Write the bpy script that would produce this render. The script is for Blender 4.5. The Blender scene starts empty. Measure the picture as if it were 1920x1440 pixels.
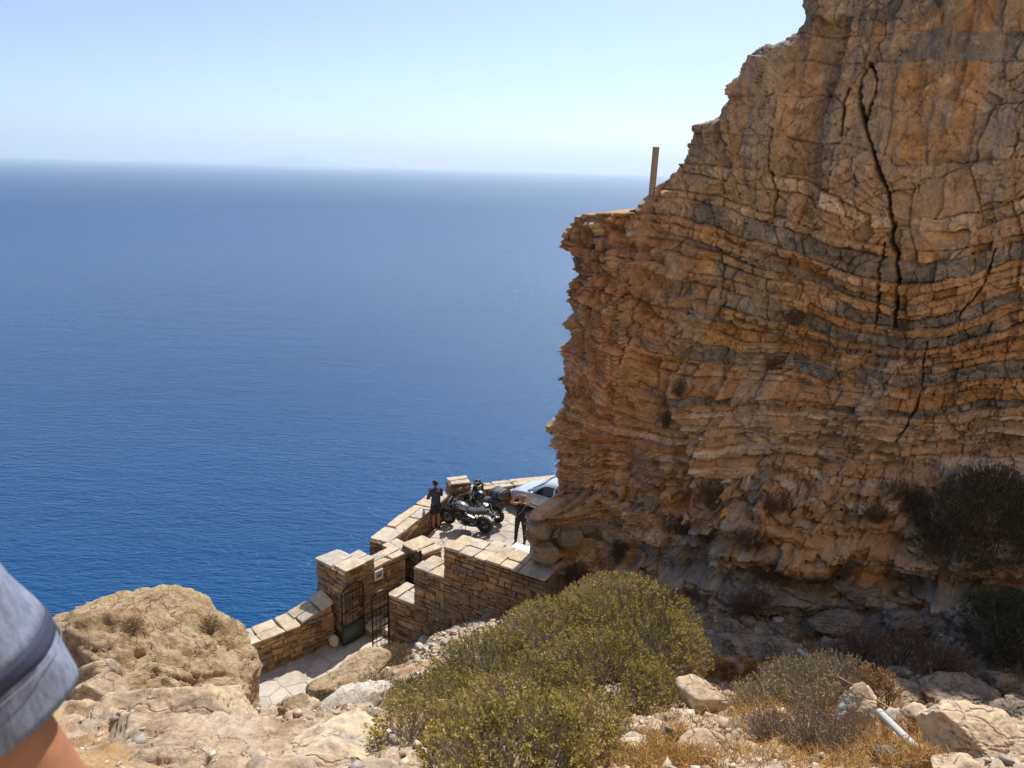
import bpy, bmesh, math, random
import numpy as np
from mathutils import Vector, Matrix

random.seed(7)
RNG = np.random.default_rng(11)
SC = bpy.context.scene
COL = SC.collection
R = math.radians

# ------------------------------------------------------------------ camera
FPX, PITCH, ROLL = 1441.0, R(15.7), R(1.63)
cam_d = bpy.data.cameras.new('camera')
cam = bpy.data.objects.new('camera', cam_d)
COL.objects.link(cam)
cam_d.sensor_width = 36.0
cam_d.lens = 36.0 * FPX / 1920.0
cam_d.clip_start = 0.05
cam_d.clip_end = 200000.0
cam_d.dof.use_dof = True
cam_d.dof.focus_distance = 20.0
cam_d.dof.aperture_fstop = 10.5
cam.matrix_world = Matrix.Rotation(math.pi / 2 - PITCH, 4, 'X') @ Matrix.Rotation(ROLL, 4, 'Z')
SC.camera = cam

# ------------------------------------------------------------------ sky, sun, exposure
SUN_EL, SUN_AZ = R(53.0), R(20.0)          # azimuth from +Y towards +X
world = bpy.data.worlds.new('World')
SC.world = world
world.use_nodes = True
wn = world.node_tree
sky = wn.nodes.new('ShaderNodeTexSky')
sky.sky_type = 'NISHITA'
sky.sun_disc = False
sky.sun_elevation = SUN_EL
sky.sun_rotation = SUN_AZ
sky.altitude = 0.0
sky.air_density = 0.6
sky.dust_density = 1.1
sky.ozone_density = 3.8
bg = wn.nodes['Background']
bg.inputs['Strength'].default_value = 0.095
wn.links.new(sky.outputs['Color'], bg.inputs['Color'])
sun_d = bpy.data.lights.new('sun', 'SUN')
sun_d.energy = 3.3
sun_d.angle = R(0.53)
sun_d.color = (1.0, 0.94, 0.85)
sun = bpy.data.objects.new('sun', sun_d)
COL.objects.link(sun)
SUN_DIR = Vector((math.cos(SUN_EL) * math.sin(SUN_AZ), math.cos(SUN_EL) * math.cos(SUN_AZ), math.sin(SUN_EL)))
sun.rotation_euler = (-SUN_DIR).to_track_quat('-Z', 'Y').to_euler()
sun.location = (0, 0, 60)
SC.view_settings.view_transform = 'Standard'
SC.view_settings.look = 'None'
SC.view_settings.gamma = 1.0
SC.view_settings.exposure = 0.85
SC.view_settings.use_curve_mapping = False
SC.render.engine = 'CYCLES'
SC.cycles.max_bounces = 6
SC.cycles.diffuse_bounces = 4
SC.cycles.glossy_bounces = 2
SC.cycles.transmission_bounces = 3
SC.cycles.volume_bounces = 1
SC.cycles.sample_clamp_indirect = 4.0
SC.cycles.use_denoising = True

# ------------------------------------------------------------------ pixel -> world helpers
def ray(px, py):
    x = (px - 960) / FPX; y = -(py - 720) / FPX
    c, s = math.cos(ROLL), math.sin(ROLL)
    xr = x * c - y * s; yr = x * s + y * c
    cp, sp = math.cos(PITCH), math.sin(PITCH)
    return np.array([xr, cp + yr * sp, -sp + yr * cp])
def atY(px, py, y): r = ray(px, py); return r * (y / r[1])
def atZ(px, py, z): r = ray(px, py); return r * (z / r[2])
def pxm(p):                                  # metres per photo pixel at a point
    return (p[1] * math.cos(PITCH) - p[2] * math.sin(PITCH)) / FPX

# ------------------------------------------------------------------ noise in numpy
def _h(i, j, k, seed):
    n = (i.astype(np.int64) * 374761393 + j.astype(np.int64) * 668265263 + k.astype(np.int64) * 2147483647 + seed * 1274126177) & 0xFFFFFFFF
    n = ((n ^ (n >> 13)) * 1274126177) & 0xFFFFFFFF
    n = ((n ^ (n >> 16)) * 2246822519) & 0xFFFFFFFF
    return ((n ^ (n >> 15)) & 0xFFFFFF) / float(0xFFFFFF)
def vnoise(x, y, z=0.0, seed=0):
    x, y, z = np.broadcast_arrays(np.asarray(x, float), np.asarray(y, float), np.asarray(z, float))
    i, j, k = np.floor(x), np.floor(y), np.floor(z)
    u, v, w = x - i, y - j, z - k
    u = u * u * (3 - 2 * u); v = v * v * (3 - 2 * v); w = w * w * (3 - 2 * w)
    flat = not np.any(z != z.flat[0])
    def pl(kk):
        a = _h(i, j, kk, seed); b = _h(i + 1, j, kk, seed); c = _h(i, j + 1, kk, seed); d = _h(i + 1, j + 1, kk, seed)
        return (a * (1 - u) + b * u) * (1 - v) + (c * (1 - u) + d * u) * v
    r = pl(k) if flat else pl(k) * (1 - w) + pl(k + 1) * w
    return r * 2 - 1
def fbm(x, y, z=0.0, o=4, seed=0, g=0.5):
    a, f, t, n = 1.0, 1.0, 0.0, 0.0
    for q in range(o):
        t = t + a * vnoise(np.asarray(x) * f + 17.3 * q, np.asarray(y) * f + 5.1 * q, np.asarray(z) * f, seed + q)
        n += a; a *= g; f *= 2.03
    return t / n
def worley(x, y, seed=0, jit=0.95):
    x, y = np.broadcast_arrays(np.asarray(x, float), np.asarray(y, float))
    i, j = np.floor(x), np.floor(y); zero = np.zeros_like(i)
    f1 = np.full(x.shape, 9.0); f2 = f1.copy(); cid = np.zeros(x.shape)
    for a in (-1, 0, 1):
        for b in (-1, 0, 1):
            cx = i + a; cy = j + b
            d = np.hypot(cx + .5 + jit * (_h(cx, cy, zero, seed) - .5) - x, cy + .5 + jit * (_h(cx, cy, zero, seed + 1) - .5) - y)
            c = _h(cx, cy, zero, seed + 2)
            n = d < f1
            f2 = np.where(n, f1, np.minimum(f2, d)); cid = np.where(n, c, cid); f1 = np.where(n, d, f1)
    return f1, f2 - f1, cid
def sstep(a, b, x):
    t = np.clip((x - a) / (b - a), 0, 1); return t * t * (3 - 2 * t)
def lerp(a, b, t): return a + (b - a) * t

# ------------------------------------------------------------------ materials
MATS = {}
def nodes_of(name):
    m = bpy.data.materials.new(name); m.use_nodes = True
    return m, m.node_tree, m.node_tree.nodes['Principled BSDF']
def N(nt, typ, **kw):
    n = nt.nodes.new(typ)
    for k, v in kw.items():
        if k.startswith('i_'): n.inputs[k[2:].replace('_', ' ')].default_value = v
        else: setattr(n, k, v)
    return n
def mixc(nt, fac, a, b, blend='MIX'):
    n = nt.nodes.new('ShaderNodeMix'); n.data_type = 'RGBA'; n.blend_type = blend
    for sock, v in ((n.inputs[0], fac), (n.inputs[6], a), (n.inputs[7], b)):
        if isinstance(v, bpy.types.NodeSocket): nt.links.new(v, sock)
        elif isinstance(v, (int, float)): sock.default_value = v
        else: sock.default_value = (*v, 1)
    return n.outputs[2]
def ramp(nt, fac, stops):
    n = nt.nodes.new('ShaderNodeValToRGB'); nt.links.new(fac, n.inputs[0])
    e = n.color_ramp.elements
    while len(e) < len(stops): e.new(0.5)
    for el, (p, c) in zip(e, stops):
        el.position = p; el.color = (*c, 1) if not isinstance(c, (int, float)) else (c, c, c, 1)
    return n.outputs[0]
def noise(nt, scale, detail=5, rough=.6, vec=None, dist=0.0):
    n = N(nt, 'ShaderNodeTexNoise', i_Scale=scale, i_Detail=detail, i_Roughness=rough, i_Distortion=dist)
    if vec is not None: nt.links.new(vec, n.inputs['Vector'])
    return n.outputs['Fac']
def coords(nt, kind='Object', scale=None):
    t = nt.nodes.new('ShaderNodeTexCoord').outputs[kind]
    if scale:
        mp = nt.nodes.new('ShaderNodeMapping'); mp.inputs['Scale'].default_value = scale
        nt.links.new(t, mp.inputs['Vector']); return mp.outputs[0]
    return t
def bump(nt, h, strength, dist, normal=None):
    b = N(nt, 'ShaderNodeBump', i_Strength=strength, i_Distance=dist)
    nt.links.new(h, b.inputs['Height'])
    if normal is not None: nt.links.new(normal, b.inputs['Normal'])
    return b.outputs[0]
def plain(name, col, rough=.5, metal=0.0, var=0.0, scale=8.0, bmp=0.0, coat=0.0, spec=.5):
    if name in MATS: return MATS[name]
    m, nt, p = nodes_of(name)
    p.inputs['Base Color'].default_value = (*col, 1); p.inputs['Roughness'].default_value = rough
    p.inputs['Metallic'].default_value = metal; p.inputs['Coat Weight'].default_value = coat
    p.inputs['Specular IOR Level'].default_value = spec
    if var or bmp:
        f = noise(nt, scale, 6, .6, coords(nt))
        if var:
            c = mixc(nt, f, tuple(v * (1 - var) for v in col), tuple(min(1, v * (1 + var)) for v in col))
            nt.links.new(c, p.inputs['Base Color'])
        if bmp: nt.links.new(bump(nt, f, .6, bmp), p.inputs['Normal'])
    MATS[name] = m
    return m
def vcol_rock(name, fine, bscale, bdist, rough=.9):
    """rock whose broad colour comes from the bed each point belongs to, grain from noise"""
    m, nt, p = nodes_of(name)
    a = N(nt, 'ShaderNodeAttribute', attribute_name='rockcol')
    v = coords(nt)
    n1 = noise(nt, fine, 7, .65, v); n2 = noise(nt, fine * 6, 4, .6, v)
    f = ramp(nt, n1, [(.25, .55), (.5, 1.0), (.75, 1.35)])
    c = mixc(nt, 1.0, a.outputs['Color'], f, 'MULTIPLY')
    f2 = ramp(nt, n2, [(.3, .72), (.55, 1.02), (.7, 1.2)])
    c = mixc(nt, 1.0, c, f2, 'MULTIPLY')
    nt.links.new(c, p.inputs['Base Color'])
    p.inputs['Roughness'].default_value = rough; p.inputs['Specular IOR Level'].default_value = .25
    nb = bump(nt, noise(nt, bscale, 8, .7, v), .9, bdist)
    nt.links.new(nb, p.inputs['Normal'])
    MATS[name] = m
    return m
def rock(name, cols, scale=1.5, bdist=.02, bscale=9.0, random_tint=.25, stretch=(1, 1, 1)):
    m, nt, p = nodes_of(name)
    v = coords(nt, 'Object', stretch)
    oi = nt.nodes.new('ShaderNodeObjectInfo')
    n4 = N(nt, 'ShaderNodeTexNoise', noise_dimensions='4D', i_Scale=scale, i_Detail=7.0, i_Roughness=.62, i_Distortion=.4)
    nt.links.new(v, n4.inputs['Vector'])
    mm = N(nt, 'ShaderNodeMath', operation='MULTIPLY'); mm.inputs[1].default_value = 37.0
    nt.links.new(oi.outputs['Random'], mm.inputs[0]); nt.links.new(mm.outputs[0], n4.inputs['W'])
    k = len(cols)
    c = ramp(nt, n4.outputs['Fac'], [(.37 + .26 * i / (k - 1), cc) for i, cc in enumerate(cols)])
    fine = noise(nt, scale * 9, 6, .7, v)
    c = mixc(nt, 1.0, c, ramp(nt, fine, [(.28, .5), (.5, 1.0), (.74, 1.3)]), 'MULTIPLY')
    rt = ramp(nt, oi.outputs['Random'], [(0, 1 - random_tint), (1, 1 + random_tint)])
    c = mixc(nt, 1.0, c, rt, 'MULTIPLY')
    nt.links.new(c, p.inputs['Base Color'])
    p.inputs['Roughness'].default_value = .9; p.inputs['Specular IOR Level'].default_value = .25
    b1 = bump(nt, noise(nt, bscale, 9, .72, v), .9, bdist)
    dv_ = N(nt, 'ShaderNodeTexNoise', i_Scale=scale * 2.2, i_Detail=4.0); nt.links.new(v, dv_.inputs['Vector'])
    vm = N(nt, 'ShaderNodeVectorMath', operation='MULTIPLY_ADD'); vm.inputs[1].default_value = (.5, .5, .5); nt.links.new(dv_.outputs['Color'], vm.inputs[0]); nt.links.new(v, vm.inputs[2])
    vo = N(nt, 'ShaderNodeTexVoronoi', feature='DISTANCE_TO_EDGE', i_Scale=scale * 1.5); nt.links.new(vm.outputs[0], vo.inputs['Vector'])
    mk_ = ramp(nt, noise(nt, scale * .9, 3, .5, v), [(.46, 0.0), (.56, 1.0)])
    b1 = bump(nt, mixc(nt, mk_, ramp(nt, vo.outputs['Distance'], [(0, 0.0), (.035, 1.0)]), (1, 1, 1)), .7, bdist, b1)
    nt.links.new(b1, p.inputs['Normal'])
    MATS[name] = m
    return m
def wallstone(name, cols, dark=.35):
    """one tint per stone plus grain"""
    m, nt, p = nodes_of(name)
    oi = nt.nodes.new('ShaderNodeObjectInfo')
    c = ramp(nt, oi.outputs['Random'], [(i / (len(cols) - 1), cc) for i, cc in enumerate(cols)])
    v = coords(nt, 'Object')
    gpos = nt.nodes.new('ShaderNodeNewGeometry').outputs['Position']
    f = noise(nt, 6.0, 7, .65, gpos)
    c = mixc(nt, 1.0, c, ramp(nt, f, [(.28, 1 - dark), (.5, 1.0), (.72, 1 + dark)]), 'MULTIPLY')
    f3 = noise(nt, 1.3, 5, .6, gpos)
    c = mixc(nt, 1.0, c, ramp(nt, f3, [(.32, .72), (.5, 1.0), (.68, 1.12)]), 'MULTIPLY')
    f2 = noise(nt, 40.0, 4, .6, gpos)
    c = mixc(nt, 1.0, c, ramp(nt, f2, [(.3, .8), (.55, 1.0), (.7, 1.15)]), 'MULTIPLY')
    nt.links.new(c, p.inputs['Base Color'])
    p.inputs['Roughness'].default_value = .88; p.inputs['Specular IOR Level'].default_value = .25
    nt.links.new(bump(nt, noise(nt, 16.0, 8, .7, gpos), .8, .012), p.inputs['Normal'])
    MATS[name] = m
    return m
def leafmat(name, rough=.6, trans=.3):
    m, nt, p = nodes_of(name)
    a = N(nt, 'ShaderNodeAttribute', attribute_name='leafcol')
    nt.links.new(a.outputs['Color'], p.inputs['Base Color'])
    p.inputs['Roughness'].default_value = rough; p.inputs['Specular IOR Level'].default_value = .26; p.inputs['Specular Tint'].default_value = (.2, .66, 1, 1)
    tr = nt.nodes.new('ShaderNodeBsdfTranslucent'); nt.links.new(a.outputs['Color'], tr.inputs['Color'])
    mx = nt.nodes.new('ShaderNodeMixShader'); mx.inputs[0].default_value = trans
    nt.links.new(p.outputs[0], mx.inputs[1]); nt.links.new(tr.outputs[0], mx.inputs[2])
    nt.links.new(mx.outputs[0], nt.nodes['Material Output'].inputs['Surface'])
    MATS[name] = m
    return m

# ------------------------------------------------------------------ object helpers
def put(o, parent=None):
    COL.objects.link(o)
    if parent is not None: o.parent = parent
    return o
def empty(name, loc=(0, 0, 0), rz=0.0, rx=0.0, ry=0.0):
    o = bpy.data.objects.new(name, None); COL.objects.link(o)
    o.location = loc; o.rotation_euler = (rx, ry, rz); o.empty_display_size = .1
    return o
def T(o, label, cat, group=None):
    o['label'] = label; o['category'] = cat; o['kind'] = 'thing'
    if group: o['group'] = group
    return o
def K(o, kind): o['kind'] = kind; return o
def npmesh(name, V, F, mat=None, smooth=True, attr=None):
    """V (n,3); F (m,k) uniform k, or list of lists"""
    me = bpy.data.meshes.new(name)
    V = np.asarray(V, dtype=np.float32)
    if isinstance(F, np.ndarray):
        m, k = F.shape
        me.vertices.add(len(V)); me.vertices.foreach_set('co', V.ravel())
        me.loops.add(m * k); me.loops.foreach_set('vertex_index', F.astype(np.int32).ravel())
        me.polygons.add(m); me.polygons.foreach_set('loop_start', np.arange(0, m * k, k, dtype=np.int32))
        me.update(calc_edges=True)
    else:
        me.from_pydata([tuple(map(float, v)) for v in V], [], [tuple(f) for f in F])
    if smooth: me.polygons.foreach_set('use_smooth', np.ones(len(me.polygons), dtype=bool))
    if mat: me.materials.append(mat)
    if attr:
        for an, arr in attr.items():
            a = me.attributes.new(an, 'FLOAT_COLOR', 'POINT')
            c = np.ones((len(V), 4), dtype=np.float32); c[:, :3] = arr
            a.data.foreach_set('color', c.ravel())
    me.update()
    return me
def grid_faces(nr, nc):
    i = np.arange((nr) * (nc)).reshape(nr, nc)
    return np.stack([i[:-1, :-1].ravel(), i[:-1, 1:].ravel(), i[1:, 1:].ravel(), i[1:, :-1].ravel()], 1)

class MB:
    """collects primitives; build() links them as one mesh object"""
    def __init__(s): s.v = []; s.f = []
    def add(s, V, F):
        b = len(s.v); s.v += [tuple(map(float, p)) for p in V]; s.f += [tuple(b + i for i in f) for f in F]; return s
    def box(s, c, d, rot=None, bev=0.0):
        bm = bmesh.new(); bmesh.ops.create_cube(bm, size=1.0)
        bmesh.ops.scale(bm, vec=d, verts=bm.verts)
        if bev: bmesh.ops.bevel(bm, geom=bm.edges[:], offset=bev, segments=2, affect='EDGES', profile=.6)
        if rot is not None: bmesh.ops.rotate(bm, matrix=rot, verts=bm.verts)
        bmesh.ops.translate(bm, vec=c, verts=bm.verts); bm.verts.index_update()
        s.add([v.co for v in bm.verts], [[v.index for v in f.verts] for f in bm.faces]); bm.free(); return s
    def tube(s, pts, r, n=8, cap=True):
        P = [Vector(p) for p in pts]; rr = r if hasattr(r, '__len__') else [r] * len(P)
        V = []; F = []; up = None
        for i, p in enumerate(P):
            t = (P[min(i + 1, len(P) - 1)] - P[max(i - 1, 0)]).normalized()
            if up is None: up = t.orthogonal().normalized()
            else: up = (up - t * up.dot(t)); up = up.normalized() if up.length > 1e-6 else t.orthogonal().normalized()
            b = t.cross(up)
            for k in range(n):
                a = 2 * math.pi * k / n; V.append(p + (up * math.cos(a) + b * math.sin(a)) * rr[i])
        for i in range(len(P) - 1):
            for k in range(n): F.append((i * n + k, i * n + (k + 1) % n, (i + 1) * n + (k + 1) % n, (i + 1) * n + k))
        if cap: F.append(tuple(range(n))[::-1]); F.append(tuple((len(P) - 1) * n + k for k in range(n)))
        return s.add(V, F)
    def ell(s, c, r, seg=12, rings=8, rot=None):
        V = []; F = []
        r = r if hasattr(r, '__len__') else (r, r, r)
        for i in range(rings + 1):
            t = math.pi * i / rings
            for k in range(seg):
                a = 2 * math.pi * k / seg
                q = Vector((r[0] * math.sin(t) * math.cos(a), r[1] * math.sin(t) * math.sin(a), r[2] * math.cos(t)))
                if rot is not None: q = rot @ q
                V.append(q + Vector(c))
        for i in range(rings):
            for k in range(seg): F.append((i * seg + k, (i + 1) * seg + k, (i + 1) * seg + (k + 1) % seg, i * seg + (k + 1) % seg))
        return s.add(V, F)
    def loft(s, secs, cap=True):
        n = len(secs[0]); V = [p for q in secs for p in q]; F = []
        for i in range(len(secs) - 1):
            for k in range(n): F.append((i * n + k, i * n + (k + 1) % n, (i + 1) * n + (k + 1) % n, (i + 1) * n + k))
        if cap: F.append(tuple(range(n))[::-1]); F.append(tuple((len(secs) - 1) * n + k for k in range(n)))
        return s.add(V, F)
    def torus(s, c, axis, R0, r0, n=28, m=10, sq=1.0):
        ax = Vector(axis).normalized(); u = ax.orthogonal().normalized(); w = ax.cross(u); V = []; F = []
        for i in range(n):
            a = 2 * math.pi * i / n; d = u * math.cos(a) + w * math.sin(a)
            for k in range(m):
                b = 2 * math.pi * k / m; V.append(Vector(c) + d * (R0 + r0 * math.cos(b)) + ax * r0 * sq * math.sin(b))
        for i in range(n):
            for k in range(m): F.append((i * m + k, ((i + 1) % n) * m + k, ((i + 1) % n) * m + (k + 1) % m, i * m + (k + 1) % m))
        return s.add(V, F)
    def prism(s, poly, ax, d0, d1):
        """poly: 2D points in the plane normal to ax ('x','y','z')"""
        def p3(a, b, d): return {'x': (d, a, b), 'y': (a, d, b), 'z': (a, b, d)}[ax]
        n = len(poly); V = [p3(a, b, d0) for a, b in poly] + [p3(a, b, d1) for a, b in poly]
        F = [tuple(range(n))[::-1], tuple(range(n, 2 * n))] + [(k, (k + 1) % n, n + (k + 1) % n, n + k) for k in range(n)]
        return s.add(V, F)
    def build(s, name, mat, parent=None, smooth=True, sharp=35):
        me = bpy.data.meshes.new(name); me.from_pydata(s.v, [], s.f); me.materials.append(mat)
        bm = bmesh.new(); bm.from_mesh(me); bmesh.ops.recalc_face_normals(bm, faces=bm.faces); bm.to_mesh(me); bm.free()
        if smooth:
            me.polygons.foreach_set('use_smooth', [True] * len(me.polygons))
            me.set_sharp_from_angle(angle=R(sharp))
        return put(bpy.data.objects.new(name, me), parent)
def sell(x, zc, hw, hh, p=2.6, n=20, yc=0.0, top=1.0):
    """superellipse section at x in the YZ plane"""
    out = []
    for k in range(n):
        a = 2 * math.pi * k / n; c, s_ = math.cos(a), math.sin(a)
        yy = hw * math.copysign(abs(c) ** (2 / p), c); zz = hh * math.copysign(abs(s_) ** (2 / p), s_)
        if zz > 0: zz *= top
        out.append((x, yc + yy, zc + zz))
    return out
_bm = bmesh.new(); bmesh.ops.create_icosphere(_bm, subdivisions=2, radius=1.0); BALL = [tuple(v.co) for v in _bm.verts]; _bm.free()
def blob(name, items, mat, voxel, parent=None, smooth=6):
    """one continuous surface grown round tapered limbs; items: (p0, r0, p1, r1), radii scalar or (x,y,z)"""
    mb = MB()
    for it in items:
        bm = bmesh.new()
        for p, r in ((it[0], it[1]),) + (((it[2], it[3]),) if len(it) > 2 else ()):
            r = r if hasattr(r, '__len__') else (r, r, r)
            for q in BALL: bm.verts.new((q[0] * r[0] + p[0], q[1] * r[1] + p[1], q[2] * r[2] + p[2]))
        res = bmesh.ops.convex_hull(bm, input=bm.verts[:])
        dead = [v for v in bm.verts if not v.link_faces]
        if dead: bmesh.ops.delete(bm, geom=dead, context='VERTS')
        bmesh.ops.recalc_face_normals(bm, faces=bm.faces[:]); bm.verts.index_update()
        mb.add([v.co for v in bm.verts], [[v.index for v in f.verts] for f in bm.faces]); bm.free()
    me = bpy.data.meshes.new(name); me.from_pydata(mb.v, [], mb.f)
    o = bpy.data.objects.new(name, me); COL.objects.link(o)
    md = o.modifiers.new('r', 'REMESH'); md.mode = 'VOXEL'; md.voxel_size = voxel
    if smooth:
        sm = o.modifiers.new('s', 'SMOOTH'); sm.iterations = smooth; sm.factor = .5
    dg = bpy.context.evaluated_depsgraph_get()
    nm = bpy.data.meshes.new_from_object(o.evaluated_get(dg))
    bpy.data.objects.remove(o); bpy.data.meshes.remove(me)
    nm.name = name; nm.materials.clear(); nm.materials.append(mat)
    nm.polygons.foreach_set('use_smooth', [True] * len(nm.polygons))
    return put(bpy.data.objects.new(name, nm), parent)

# ================================================================== THE SETTING
# ------------------------------------------------------------------ sea
SEA_Z = -250.0
def sea_material():
    m, nt, p = nodes_of('sea_water')
    pos = nt.nodes.new('ShaderNodeNewGeometry').outputs['Position']
    def mp(sc, rz):
        n = nt.nodes.new('ShaderNodeMapping'); n.inputs['Scale'].default_value = sc; n.inputs['Rotation'].default_value = (0, 0, rz)
        nt.links.new(pos, n.inputs['Vector']); return n.outputs[0]
    w1 = noise(nt, 1.0, 3, .55, mp((.06, .19, 1), R(16)), .6)
    w2 = noise(nt, 1.0, 3, .6, mp((.17, .46, 1), R(8)), .4)
    w3 = noise(nt, 1.0, 2, .5, mp((.012, .03, 1), R(22)))
    mn = nt.nodes.new('ShaderNodeMath'); mn.operation = 'MULTIPLY_ADD'; mn.inputs[1].default_value = .75
    nt.links.new(w2, mn.inputs[0]); nt.links.new(w1, mn.inputs[2])
    ma = nt.nodes.new('ShaderNodeMath'); ma.operation = 'MULTIPLY_ADD'; ma.inputs[1].default_value = 1.2
    nt.links.new(w3, ma.inputs[0]); nt.links.new(mn.outputs[0], ma.inputs[2])
    nb = bump(nt, ma.outputs[0], 1.0, 2.3)
    nt.links.new(nb, p.inputs['Normal'])
    patch = noise(nt, .004, 4, .55, mp((1, 2.5, 1), R(-15)))
    c = mixc(nt, patch, (.0003, .048, .150), (.0006, .066, .195))
    nt.links.new(c, p.inputs['Base Color'])
    ln = N(nt, 'ShaderNodeVectorMath', operation='LENGTH'); nt.links.new(pos, ln.inputs[0])
    mr = N(nt, 'ShaderNodeMapRange'); nt.links.new(ln.outputs['Value'], mr.inputs['Value'])
    mr.inputs['From Min'].default_value = 500; mr.inputs['From Max'].default_value = 5000; mr.inputs['To Min'].default_value = .10; mr.inputs['To Max'].default_value = .5
    nt.links.new(mr.outputs[0], p.inputs['Roughness']); p.inputs['IOR'].default_value = 1.33; p.inputs['Specular IOR Level'].default_value = .26; p.inputs['Specular Tint'].default_value = (.2, .66, 1, 1)  # blue specular tint stands in for reflected clear upper sky
    return m
SEA_R = 60000.0
V = [(-SEA_R, -2000, SEA_Z), (SEA_R, -2000, SEA_Z), (SEA_R, SEA_R, SEA_Z), (-SEA_R, SEA_R, SEA_Z)]
sea = put(bpy.data.objects.new('sea', npmesh('sea', V, np.array([[0, 1, 2, 3]]), sea_material(), False)))
K(sea, 'structure')
# faint islands on the horizon
def island(px0, px1, py, h, dist):
    a = atY(px0, py, dist); b = atY(px1, py, dist); n = 60
    xs = np.linspace(a[0], b[0], n); V = []
    t = np.linspace(0, 1, n)
    prof = h * np.sin(np.pi * t) ** .7 * (.55 + .45 * fbm(t * 5, t * 0 + dist, 0, 4, 3))
    rows = [(-900, -6), (-450, .55), (0, 1), (500, .5), (900, -6)]
    VV = []
    for dy, k in rows:
        for x, p in zip(xs, prof): VV.append((x, dist + dy, SEA_Z + (p * k if k > 0 else -6)))
    o = put(bpy.data.objects.new('island', npmesh('island', np.array(VV), grid_faces(5, n), plain('island_rock', (.2, .17, .13), .9, 0, .3, .002), True)))
    return K(o, 'structure')
island(420, 665, 283, 980, 57000.0)
island(725, 752, 293, 520, 57000.0)

# ------------------------------------------------------------------ cliff (beds of limestone and schist seen in shade)
YREF, SK = 18.0, 0.7                     # the face is described along the slanting direction (SK, 1)
def xp_of(p): return p[0] - SK * (p[1] - YREF)
low_pts = [(940, 16.5), (985, 16.3), (1050, 16.35), (1100, 16.75), (1200, 16.7), (1300, 16.0), (1450, 15.2), (1600, 14.6), (1920, 13.6), (2400, 12.5)]
up_pts = [(980, 18.3), (1035, 18.0), (1300, 17.0), (1600, 16.2), (1920, 15.4), (2400, 14.3)]
LX = np.array([xp_of(atY(p, 1000, y)) for p, y in low_pts]); LY = np.array([y for _, y in low_pts])
UX = np.array([xp_of(atY(p, 600, y)) for p, y in up_pts]); UY = np.array([y for _, y in up_pts])
outline = [(1512, -60), (1512, 15), (1500, 48), (1478, 74), (1432, 96), (1412, 128), (1398, 160), (1390, 190), (1346, 224), (1300, 234), (1292, 272),
           (1266, 318), (1230, 350), (1222, 385), (1212, 396), (1110, 401), (1078, 408), (1062, 424), (1050, 452), (1052, 478), (1064, 505), (1060, 545),
           (1052, 560), (1056, 600), (1048, 640), (1036, 655), (1044, 690), (1048, 740), (1038, 780), (1018, 806), (1038, 835), (1044, 880), (1043, 898), (1042, 915)]
def zdrop(xp, y, zr):                    # rock beds dip back into the hill at the foot of the left end
    xp = np.asarray(xp, float); return .30 * (1 - sstep(1.5, 5.0, xp)) * (np.asarray(y, float) - np.interp(xp, LX, LY)) * (1 - sstep(-6.8, -3.8, np.asarray(zr, float)))
def zrow(xp, y, z):                      # the row a point at height z belongs to
    q = z
    for _ in range(3): q = z + zdrop(xp, y, q)
    return q
OZ, OX = [], []
for px, py in outline:
    y = 18.0 if py > 400 else 17.6
    p = atY(px - np.interp(py, [380, 402, 560, 700, 900], [2, 16, 14, 2, -4]), py, y); OX.append(xp_of(p)); OZ.append(float(zrow(xp_of(p), y, p[2])))
for px, py in [(994, 968), (986, 990), (986, 1020), (992, 1060), (998, 1100), (1002, 1150), (1002, 1300)]:
    p = atY(px, py, 16.3); OZ.append(p[2]); OX.append(xp_of(p))
_q = atY(994, 968, 16.3); OZ.append(-7.44); OX.append(xp_of(_q))     # the nose of rock starts here
OZ, OX = np.array(OZ), np.array(OX)
od = np.argsort(OZ); OZ, OX = OZ[od], OX[od]
cxp = np.concatenate([np.arange(-3.4, -.6, .04), np.arange(-.6, 12.6, .023), np.arange(12.6, 24, .16)])
czz = np.concatenate([np.arange(-13.6, -11.2, .12), np.arange(-11.2, -8.6, .03), np.arange(-8.6, 4.35, .023)])
CX, CZ = np.meshgrid(cxp, czz)
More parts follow.
